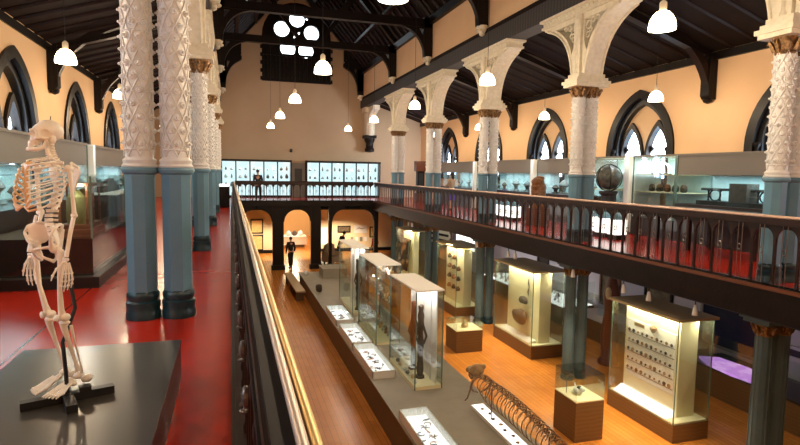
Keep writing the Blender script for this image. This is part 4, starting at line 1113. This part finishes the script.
m = MB(); m.tube([(-.3, -.03, -.02), (-.1, -.03, .08), (.1, -.03, .02), (.3, -.03, .06)], [.01, .03, .03, .005], 6); m.build('drawing', 'caseheader', t, 50)
for k in range(4):
    o = MB().box(-.09, .09, -.02, 0, -.14, .14).build('small_notice', 'white' if k % 2 else 'caseheader', None); o.location = (7.4 + k * .30, YF, -4.3); tag(o, 'small notice in the low row on the far wall, %s from the left' % ['first', 'second', 'third', 'fourth'][k], 'notice', 'small notices on the far wall')
# white table with models in the passage
t = thing('white_display_table', 'bright white display table seen through the arched passage', 'table', (4.05, 37.2, FZ))
MB().box(-.75, .75, -.6, .6, .2, .75).build('table_body', 'white', t); MB().box(-.6, .6, -.45, .45, 0, .2).build('table_foot', 'plinth', t)
light('POINT', (0, -.4, 2.0), 60, (1, .95, .85), .2, parent=t)
for k in range(3):
    o = MB().lathe([(.10, 0), (.18, .08), (.16, .22), (.08, .30), (.03, .34)], 0, 0, 12).build('pale_model', 'white' if k != 1 else 'stone', None, 50); o.location = (3.65 + k * .4, 37.2, FZ + .75); tag(o, '%s model standing on the white display table in the passage' % ['left white', 'middle dark', 'right white'][k], 'model')
# beige draped chair and low table near the far posts
t = thing('draped_armchair', 'beige draped armchair between the far timber posts', 'chair', (5.25, 29.6, FZ), .4)
MB().box(-.35, .35, -.35, .35, .18, .48).build('seat', 'beigecloth', t); MB().ext([(-.35, .48), (.35, .48), (.30, 1.05), (.1, 1.15), (-.1, 1.12), (-.3, 1.0)], [], .22, .38, 'xzy').build('backrest', 'beigecloth', t)
for s in (-1, 1): MB().box(s * .40 - .06, s * .40 + .06, -.35, .35, .18, .68).build('armrest', 'beigecloth', t)
for sx in (-1, 1):
    for sy in (-1, 1): MB().box(sx * .3 - .03, sx * .3 + .03, sy * .3 - .03, sy * .3 + .03, 0, .18).build('leg', 'timber', t)

# ------------------------------------------------------------------ lit case rows on the far wall of the gallery
def far_case(label, x0, x1, n, nm):
    t = thing('wall_display_case', label, 'display case', ((x0 + x1) / 2, YF - .6, GZ), group='lit dark-framed case rows on the far wall')
    w = (x1 - x0) / 2; p = 2 * w / n; Z0, Z1 = .12, 2.13
    MB().box(-w, w, .50, .58, Z0, Z1).build('case_back', 'glow_case', t)
    MB().box(-w, w, .0, .58, 0, Z0).build('plinth', 'timber', t)
    MB().box(-w - .04, w + .04, -.05, .58, Z1, Z1 + .12).build('cornice', 'timber', t)
    for s in (-1, 1): MB().box(s * w - .03, s * w + .03, 0, .58, Z0, Z1).build('end_panel', 'timber', t)
    for k in range(1, n): MB().box(-w + k * p - (.06 if (k == n // 2 and n > 5) else .035), -w + k * p + .035, 0, .06, Z0, Z1).build('mullion', 'timber', t)
    for k in range(n):
        MB().box(-w + k * p + .03, -w + (k + 1) * p - .03, .02, .028, Z0, Z1).build('glass_door', 'glass', t)
    for z in (.62, 1.12, 1.60): MB().box(-w + .03, w - .03, .12, .50, z, z + .010).build('shelf', 'glass', t)
    light('AREA', (0, .2, Z1 - .03), 90, (.85, .95, 1), 2 * w * .95, rot=(0, 0, 0), parent=t, sizey=.2)
    for k in range(n):
        for j, z in enumerate((.638, 1.138, 1.618)):
            Q = random.Random(k * 7 + j + n)
            for i in range(2):
                h = .12 + .18 * Q.random(); r = .05 + .06 * Q.random()
                o = MB().lathe([(r * .6, 0), (r, h * .3), (r * .7, h * .7), (r * .3, h)], 0, 0, 10).build('shelf_specimen', ['globe', 'caseheader', 'stone', 'caseback'][Q.randrange(4)], None, 50)
                o.location = ((x0 + x1) / 2 - w + k * p + p * (.3 + .4 * i), YF - .3, GZ + z + .001)
                tag(o, 'small specimen on the %s shelf in bay %s of the %s far case row' % (['lower', 'middle', 'upper'][j], ['one', 'two', 'three', 'four', 'five', 'six'][k], nm), 'specimen', 'specimens in the %s far case row, bay %d shelf %d' % (nm, k + 1, j + 1))
M['glow_case'] = emis('glowing_case_back', (.70, .90, .98), 1.05, (.86, .97, 1), 2)  # glow put into the case backs so the rows look evenly lit
far_case('left row of five brightly lit dark-framed cases on the far wall', -.5, 3.5, 5, 'left')
far_case('right row of six brightly lit dark-framed cases on the far wall', 4.45, 9.05, 6, 'right')
t = thing('dark_notice_cabinet', 'grey-brown panel with a dark square between the two far case rows', 'cabinet', (3.98, YF - .01, GZ))
MB().box(-.42, .42, -.12, 0, 0, 2.1).build('panel', 'caseheader', t); MB().box(-.22, .22, -.16, -.12, 1.0, 1.75).build('dark_door', 'black', t)
t = thing('dark_cabinet', 'dark cabinet with bright reflections made as a glowing top, at the far end of the left gallery', 'cabinet', (-.27, 25.0, GZ))
MB().box(-.22, .22, -.3, .3, 0, .9).build('cabinet_body', 'timber', t); MB().box(-.2, .2, -.28, .28, .9, 1.0).build('reflection_top', 'glow_white', t)  # glowing slab imitates bright reflections on the dark cabinet
t = thing('tall_cabinet', 'tall slim dark wooden cabinet at the far end of the right aisle', 'cabinet', (10.05, 29.0, GZ))
MB().box(-.3, .3, -.2, .2, 0, .5).build('base', 'redwood', t); MB().box(-.2, .2, -.15, .15, .5, 1.7).build('trunk', 'timber', t); MB().box(-.3, .3, -.2, .2, 1.7, 2.25).build('hood', 'redwood', t)
MB().box(-.13, .13, -.158, -.15, .62, 1.6).build('glazed_door', 'black', t)
o = MB().lathe([(.02, -.12), (.07, -.08), (.09, 0), (.07, .08), (.02, .12)], 0, 0, 10).build('wall_sensor', 'black', None, 50); o.location = (3.55, YF - .08, 1.25); tag(o, 'tiny dark fitting on the bare far wall above the gap between the case rows', 'fitting')
# ------------------------------------------------------------------ wall cases of the aisles
def wall_case(label, side, y0, y1, fx=10.6, shelves=False):
    s = 1 if side == 'right' else -1
    X = fx if s == 1 else mx(fx)
    t = thing('aisle_wall_case', label, 'display case', (X, (y0 + y1) / 2, GZ), 0 if s == 1 else pi, 'long glass cases along the aisle walls')
    d = (y1 - y0) / 2; D = 1.2; zt = 2.12
    MB().box(0, D, -d, d, 0, .95 if not shelves else .5).build('base_cabinet', 'dark_base', t)
    MB().box(D - .05, D, -d, d, .95 if not shelves else .5, 1.65).build('case_back', 'caseback', t)
    if not shelves:
        MB().box(.02, D, -d, d, 1.66, zt).build('case_header', 'caseheader', t)
        light('AREA', (.5, 0, 1.64), 20 * d, (.70, .93, 1), .6, parent=t, sizey=2 * d * .9)
    else:
        MB().box(D - .05, D, -d, d, 1.65, zt).build('case_back', 'caseback', t)
        for z in (1.2, 1.66): MB().box(.1, D, -d, d, z - .02, z).build('shelf', 'board', t)
        light('AREA', (.5, 0, zt - .06), 30 * d, (.75, .93, 1), .6, parent=t, sizey=2 * d * .9)
    MB().box(0, D, -d - .02, d + .02, zt, zt + .05).build('case_top', 'caseheader', t)
    MB().box(.0, .008, -d, d, .95 if not shelves else .5, zt if shelves else 1.66).build('glass_front', 'glass', t)
    for e in (-1, 1): MB().box(0, .03, e * d - .015, e * d + .015, .5, zt).build('end_post', 'edge', t)
    return t
M['dark_base'] = mat('dark_case_base', (.03, .022, .022), .3, coat=.3)
wall_case('long right aisle case holding the dark engine model', 'right', 7.0, 11.15)
wall_case('right aisle case with glass shelves beside the white window-light strip', 'right', 11.2, 12.7, shelves=True)
wall_case('right aisle case behind the dark globe', 'right', 13.0, 14.8, shelves=True)
wall_case('right aisle case behind the carved brown figure', 'right', 14.9, 17.7)
wall_case('right aisle case left of the slim white window-light strip', 'right', 18.1, 22.8)
wall_case('farthest long right aisle case', 'right', 23.1, 27.4)
wall_case('long left aisle case behind the human skeleton', 'left', 5.0, 14.6)
wall_case('left aisle case beyond the white window-light strip', 'left', 15.0, 20.0)
wall_case('farthest left aisle case', 'left', 20.5, 25.5)
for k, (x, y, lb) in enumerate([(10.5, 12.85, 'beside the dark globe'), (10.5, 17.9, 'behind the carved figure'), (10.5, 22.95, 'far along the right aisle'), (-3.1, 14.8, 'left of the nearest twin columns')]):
    t = thing('white_divider', 'tall white fin standing for window light between aisle cases, ' + lb, 'panel', (x, y, GZ)); s = 1 if x > 0 else -1  # white slab in place of the window light showing between the cases
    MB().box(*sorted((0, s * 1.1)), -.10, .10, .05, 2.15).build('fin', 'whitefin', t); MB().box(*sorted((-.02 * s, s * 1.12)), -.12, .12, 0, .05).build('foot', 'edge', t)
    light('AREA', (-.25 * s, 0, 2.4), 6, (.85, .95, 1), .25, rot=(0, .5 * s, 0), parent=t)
# engine model, shelf things
t = thing('engine_model', 'long dark model with rods and wheels in the right aisle case', 'model', (11.05, 9.6, GZ + .95))
MB().box(-.25, .25, -1.1, 1.1, 0, .10).build('bed', 'black', t); MB().box(-.06, .06, -1.15, 1.15, .34, .40).build('beam', 'black', t)
for k in range(7): MB().lathe([(.035, .1), (.02, .14), (.02, .3), (.035, .34)], 0, -1.0 + k * .33, 8).build('column', 'black', t, 40)
MB().box(-.18, .18, -.2, .25, .1, .52).build('housing', 'stone', t)
for y in (-.7, .6):
    MB().tube([(-.2, y + .15 * cos(a * pi / 8), .24 + .13 * sin(a * pi / 8)) for a in range(17)], .018, 6).build('wheel', 'iron', t, 40)
t = thing('long_dark_table', 'long dark display table in front of the engine model case', 'table', (9.95, 9.7, GZ))
MB().box(-.35, .35, -1.8, 1.8, .70, .90).build('table_top', 'railwood', t)
for sx in (-1, 1):
    for y in (-1.6, 0, 1.6): MB().box(sx * .3 - .04, sx * .3 + .04, y - .04, y + .04, 0, .70).build('leg', 'railwood', t)
def lantern(label, loc, m, sc):
    t = thing('shelf_instrument', label, 'instrument', loc)
    MB().lathe([(.10 * sc, 0), (.10 * sc, .03), (.03 * sc, .06), (.09 * sc, .14), (.10 * sc, .26), (.05 * sc, .34), (.02 * sc, .38)], 0, 0, 12).build('body', m, t, 40)
    MB().tube([(0, .05 * sc * cos(a * pi / 6), .38 + .05 * sc * sin(a * pi / 6)) for a in range(13)], .01, 5).build('ring', m, t)
lantern('small dark lantern-shaped instrument on the upper shelf beside the white window-light strip', (11.1, 11.55, GZ + 1.66), 'black', .8)
lantern('dark lantern-shaped instrument at the right end of the engine model case', (11.1, 8.0, GZ + .95), 'black', 1.2)
t = thing('wire_sphere_model', 'pale domed wire model on the upper shelf beside the white window-light strip', 'model', (11.1, 12.2, GZ + 1.66))
MB().lathe([(.25, 0), (.25, .03)], 0, 0, 16).build('base', 'stone', t)
for a in range(6):
    T = a * pi / 6; MB().tube([(.26 * cos(T) * cos(b * pi / 10), .26 * sin(T) * cos(b * pi / 10), .03 + .30 * sin(b * pi / 10)) for b in range(11)], .012, 5).build('hoop', 'white', t)
for k in range(5):
    o = MB().lathe([(.05, 0), (.09, .04), (.08, .15), (.04, .2)], 0, 0, 10).build('shelf_vessel', ['stone', 'globe', 'redwood'][k % 3], None, 50); o.location = (11.1, 11.4 + k * .28, GZ + 1.2); tag(o, 'dark vessel on the middle shelf beside the white window-light strip, %s from the right' % ['first', 'second', 'third', 'fourth', 'fifth'][k], 'vessel', 'vessels on the middle shelf')
for side, ys in (('right', [15.3, 16.1, 16.9, 17.4, 18.6, 19.4, 20.3, 21.3, 22.2, 24, 25, 26]), ('left', [9, 10, 11, 12, 13, 14, 15.6, 16.6, 17.6, 18.8, 21.5, 23])):
    for k, y in enumerate(ys):
        Q = random.Random(k); h = .25 + .25 * Q.random(); r = .10 + .08 * Q.random(); X = 11.2 if side == 'right' else -3.85
        o = MB().lathe([(r, 0), (r, .02), (r * .4, .05), (r * .5, h * .4), (r, h * .6), (r * .6, h * .85), (.01, h)], 0, 0, 12).build('glass_instrument', ['crystal', 'globe', 'caseheader', 'stone'][k % 4], None, 50); o.location = (X, y, GZ + .951)
        tag(o, 'apparatus standing in the lit %s aisle cases, number %s from the near end' % (side, ['one', 'two', 'three', 'four', 'five', 'six', 'seven', 'eight', 'nine', 'ten', 'eleven', 'twelve'][k]), 'instrument', 'apparatus in the %s aisle cases' % side)
# globe
t = thing('large_globe', 'large dark spherical instrument on a black pedestal behind the railing', 'globe', (10.05, 13.0, GZ))
MB().lathe([(.26, 0), (.26, .08), (.18, .12), (.18, 1.05), (.25, 1.12), (.25, 1.18)], 0, 0, 12).build('pedestal', 'black', t, 40)
MB().ell((0, 0, 1.55), (.33, .33, .33), 20, 14).build('sphere', 'globe', t, 60)
for a in range(3):
    T = a * pi / 3; MB().tube([(.37 * cos(T) * cos(b * pi / 12), .37 * sin(T) * cos(b * pi / 12), 1.55 + .37 * sin(b * pi / 12)) for b in range(25)], .014, 5).build('meridian_ring', 'iron', t)
# carved figure
t = thing('carved_figure', 'brown carved wooden figure with pointed headdress behind the right railing', 'sculpture', (9.3, 15.4, GZ))
MB().box(-.26, .26, -.26, .26, 0, .55).build('pedestal', 'redwood', t)
m = MB().lathe([(.24, .55), (.26, .7), (.22, .95), (.24, 1.1)], 0, 0, 14); m.ell((0, 0, 1.2), (.24, .24, .22), 14, 10); m.ell((-.05, -.02, 1.38), (.20, .22, .14), 12, 8)
m.tube([(-.05, .05, 1.38), (.02, -.02, 1.48), (.12, -.12, 1.50)], [.16, .12, .04], 8); m.ell((-.20, -.12, 1.20), (.10, .08, .06), 8, 6); m.ell((-.15, -.2, 1.0), (.1, .08, .08), 8, 6)
remesh(m, .02, 1).build('carving', 'carved', t, 70)
# low bright stands on the floor behind the right railing
for k, (x, y) in enumerate([(9.4, 12.25), (9.4, 12.8), (9.4, 11.75), (9.4, 17.1), (9.4, 17.7), (9.4, 18.3)]):
    t = thing('low_lit_stand', 'low stand with bright white side panel behind the right railing, %s' % ['second of the near three', 'farthest of the near three', 'nearest of the near three', 'first of the far three', 'second of the far three', 'third of the far three'][k], 'stand', (x, y, GZ), group='low lit stands in the right gallery')
    MB().box(-.17, .17, -.16, .16, 0, .12).build('stand_foot', 'black', t); MB().box(-.17, .17, -.16, .16, .12, .50).build('stand_body', 'glow_white', t); MB().lathe([(.18, .50), (.17, .54), (.10, .62), (.04, .66)], 0, 0, 12).build('domed_top', 'blue', t, 40)
# left showcase on black plinth
t = thing('low_black_plinth', 'low black plinth under the left glossy showcase', 'plinth', (-2.42, 10.8, GZ))
MB().box(-.70, .72, -2.65, 2.65, 0, .14).build('plinth_body', 'platside', t); MB().box(-.70, .72, -2.65, 2.65, .14, .15).build('plinth_top', 'plat', t)
t = thing('glossy_showcase', 'dark glossy glass showcase on the low black plinth at the left', 'display case', (-2.42, 9.55, GZ + .15))

M['gloss'] = mat('glossy_dark_panel', (.015, .012, .012), .08, spec=.7)
MB().box(-.66, .62, -1.25, 1.25, 0, .50).build('cabinet', 'gloss', t)
for a in ((-.66, .62, -1.25, -1.242), (-.66, .62, 1.242, 1.25), (.612, .62, -1.25, 1.25)): MB().box(*a, .5, 1.33).build('glass_pane', 'glass', t)
MB().box(-.66, .62, -1.25, 1.25, 1.33, 1.34).build('glass_top', 'glass', t)
for x in (-.66, .62):
    for y in (-1.25, 1.25): MB().box(x - .012, x + .012, y - .012, y + .012, .5, 1.34).build('corner_strip', 'edge', t)
t = thing('model_case', 'small wood-framed model with olive body inside the left showcase', 'model', (-2.10, 9.05, GZ + .651))
t.scale = (.85, .95, 1.28)
light('POINT', (-2.0, 8.6, GZ + 1.36), 14, (.95, .95, .9), .05, name='model_fill_light')  # added light, makes the model visible inside the dark showcase
MB().box(-.26, .26, -.5, .5, 0, .07).build('base', 'redwood', t); MB().box(-.22, .22, -.44, .44, .07, .12).build('step', 'redwood', t)
for sx in (-1, 1):
    for y in (-.4, 0, .4): MB().box(sx * .2 - .015, sx * .2 + .015, y - .015, y + .015, .12, .56).build('post', 'redwood', t)
MB().box(-.24, .24, -.46, .46, .54, .57).build('lid', 'redwood', t)
M['olive'] = mat('olive_metal', (.16, .15, .05), .4, .3)
for y in (-.25, .2): MB().lathe([(.13, .12), (.15, .2), (.14, .42), (.05, .5)], 0, y, 14).build('vessel', 'olive', t, 40)
t = thing('dark_side_cabinet', 'dark cabinet with white top trim behind the left showcase', 'cabinet', (-2.75, 15.0, GZ))
MB().box(-.28, .3, -1.3, 1.3, 0, 1.0).build('cabinet_body', 'dark_base', t); MB().box(-.29, .32, -1.32, 1.32, 1.0, 1.04).build('cabinet_top', 'whitefin', t)
m = MB().ext([(a, b) for a, b in [(-1.0, 1.04), (1.0, 1.04), (.9, 1.2), (.5, 1.16), (.2, 1.36), (-.2, 1.3), (-.5, 1.18), (-.9, 1.22)]], [], -.12, .02, 'yzx')
o = m.build('dark_boat_model', 'black', None); o.location = (-2.8, 15.0, GZ); tag(o, 'dark low boat-like model on the cabinet behind the left showcase', 'model')

# ------------------------------------------------------------------ right wall of the ground floor
def base_case(label, y0, y1, x=10.6, lit='glow_white'):
    t = thing('wall_table_case', label, 'display case', (x, (y0 + y1) / 2, FZ), group='low cases along the right ground wall')
    d = (y1 - y0) / 2
    MB().box(0, 1.25, -d, d, 0, .62).build('base', 'plinth', t); MB().box(.02, 1.2, -d + .02, d - .02, .62, .65).build('display_bed', lit, t)
    MB().box(0, .008, -d, d, .62, 1.45).build('glass_front', 'glass', t); MB().box(0, 1.25, -d, -d + .01, .62, 1.45).build('glass_end', 'glass', t)
    return t
base_case('low wall case of crystals between the pot case and the big stone case', 15.8, 22.0)
base_case('low wall case behind the big stone case', 11.0, 15.4, lit='whiteboard')
base_case('low wall case with violet lit cloth at the lower right', 6.0, 10.6, lit='dark_base')
o = MB().ext([(-.9, -.3), (-.2, -.42), (.5, -.35), (1.0, -.1), (.8, .3), (.1, .36), (-.6, .3)], [], 0, .05, 'yxz').build('violet_cloth_glow', 'purple', None); o.location = (11.0, 9.4, FZ + .655); tag(o, 'wavy violet cloth, its lit look made as a glow, lying in the lower right wall case', 'panel')
for k in range(60):
    Q = random.Random(k); r = .03 + .05 * Q.random()
    m = MB().ell((0, 0, r * .8), (r, r, r), 7, 5).tube([(0, 0, r), (0, .01, r + .12)], [r * .6, .004], 5)
    o = m.build('wall_mineral', ['crystal', 'white', 'quartz', 'stone'][k % 4], None); o.location = (10.75 + .95 * Q.random(), 16.0 + k * .098, FZ + .651)
    tag(o, 'small glinting mineral in the low crystal case on the right ground wall', 'mineral', 'minerals in the low wall case')
def wall_panel(label, y0, y1, z0, z1, m, fr, nm='wall_panel'):
    t = thing(nm, label, 'panel', (11.95, (y0 + y1) / 2, (z0 + z1) / 2)); d, h = (y1 - y0) / 2, (z1 - z0) / 2
    MB().ext([(-d, -h), (d, -h), (d, h), (-d, h)], [[(-d + .07, -h + .07), (d - .07, -h + .07), (d - .07, h - .07), (-d + .07, h - .07)]], -.07, 0, 'yzx').build('frame', fr, t)
    MB().box(-.03, -.01, -d + .07, d - .07, -h + .07, h - .07).build('face', m, t)
wall_panel('midnight blue framed panel on the right ground wall', 9.6, 11.4, -4.35, -3.05, 'navypanel', 'caseheader')
wall_panel('dark brown framed window-like panel near the totem', 14.6, 15.6, -4.3, -2.95, 'darkpic', 'redwood')
wall_panel('dark brown framed panel with glinting exhibits, right ground wall', 12.4, 13.5, -4.2, -2.95, 'darkpic', 'timber')
wall_panel('small dark sign above the big stone case', 18.8, 19.6, -3.6, -3.2, 'black', 'black')
wall_panel('pale horizontal band low on the right ground wall', 7.0, 9.4, -4.0, -3.7, 'black', 'pale_wall')
t = thing('standing_totem', 'tall dark carved figure with a pale mask behind the right twin columns', 'sculpture', (9.7, 12.2, FZ))
m = MB().lathe([(.28, 0), (.28, .1), (.20, .2), (.24, .8), (.17, 1.4), (.22, 1.9), (.12, 2.3), (.05, 2.5)], 0, 0, 10); m.build('figure', 'redwood', t, 50)
MB().ell((-.16, -.08, 1.95), (.08, .09, .17), 10, 8).build('mask', 'beigecloth', t, 60)
t = thing('striped_panel', 'white panel with dark blue stripes under the far right gallery', 'panel', (9.6, 24.5, FZ), .2)
MB().box(-.03, .03, -.8, .8, 1.7, 2.8).build('panel', 'white', t)
for k in range(4): MB().box(-.04, -.03, -.8, .8, 1.82 + k * .26, 1.93 + k * .26).build('stripe', 'navy', t)
MB().box(-.04, .04, -.85, -.8, 0, 2.8).build('upright', 'greyiron', t); MB().box(-.04, .04, .8, .85, 0, 2.8).build('upright', 'greyiron', t)
t = thing('white_screen', 'bright white hanging screen behind the pot case', 'screen', (9.4, 21.2, FZ))
MB().box(-.03, .03, -.9, .9, 1.9, 2.75).build('screen_sheet', 'glow_white', t); MB().box(-.04, .04, -.95, .95, 2.75, 3.0).build('top_rail', 'white', t)
for y in (8, 14, 20, 26): light('POINT', (10.0, y, -2.35), 9 if y < 10 else 16, (.80, .75, 1), .15, name='wall_wash_light')

light('AREA', (11.6, 30.2, 1.1), 170, (.80, .90, 1), 1.0, rot=(radians(80), 0, radians(35)), sizey=1.6, name='added_far_wall_light')  # added area light turned to the far wall to whiten it
# ------------------------------------------------------------------ camera, world
cam = bpy.data.cameras.new('camera'); cam.sensor_width = 36; cam.lens = 36 * 551.5 / 800; cam.clip_end = 200
co = bpy.data.objects.new('camera', cam); COL.objects.link(co)
yaw, pit, rol = .2983, .09, .01544
fw = Vector((sin(yaw) * cos(pit), cos(yaw) * cos(pit), -sin(pit))); r_ = fw.cross(Vector((0, 0, 1))).normalized(); u_ = r_.cross(fw)
r2 = cos(rol) * r_ + sin(rol) * u_; u2 = -sin(rol) * r_ + cos(rol) * u_
co.matrix_world = Matrix((( r2.x, u2.x, -fw.x, 0), (r2.y, u2.y, -fw.y, 0), (r2.z, u2.z, -fw.z, 0), (0, 0, 0, 1)))
SC.camera = co
wd = bpy.data.worlds.new('World'); SC.world = wd; wd.use_nodes = True
bg = wd.node_tree.nodes['Background']; bg.inputs[0].default_value = (.75, .85, 1, 1); bg.inputs[1].default_value = .6
SC.view_settings.view_transform = 'Standard'; SC.view_settings.look = 'None'; SC.view_settings.gamma = 1
SC.view_settings.use_curve_mapping = False
SC.view_settings.exposure = 0.32
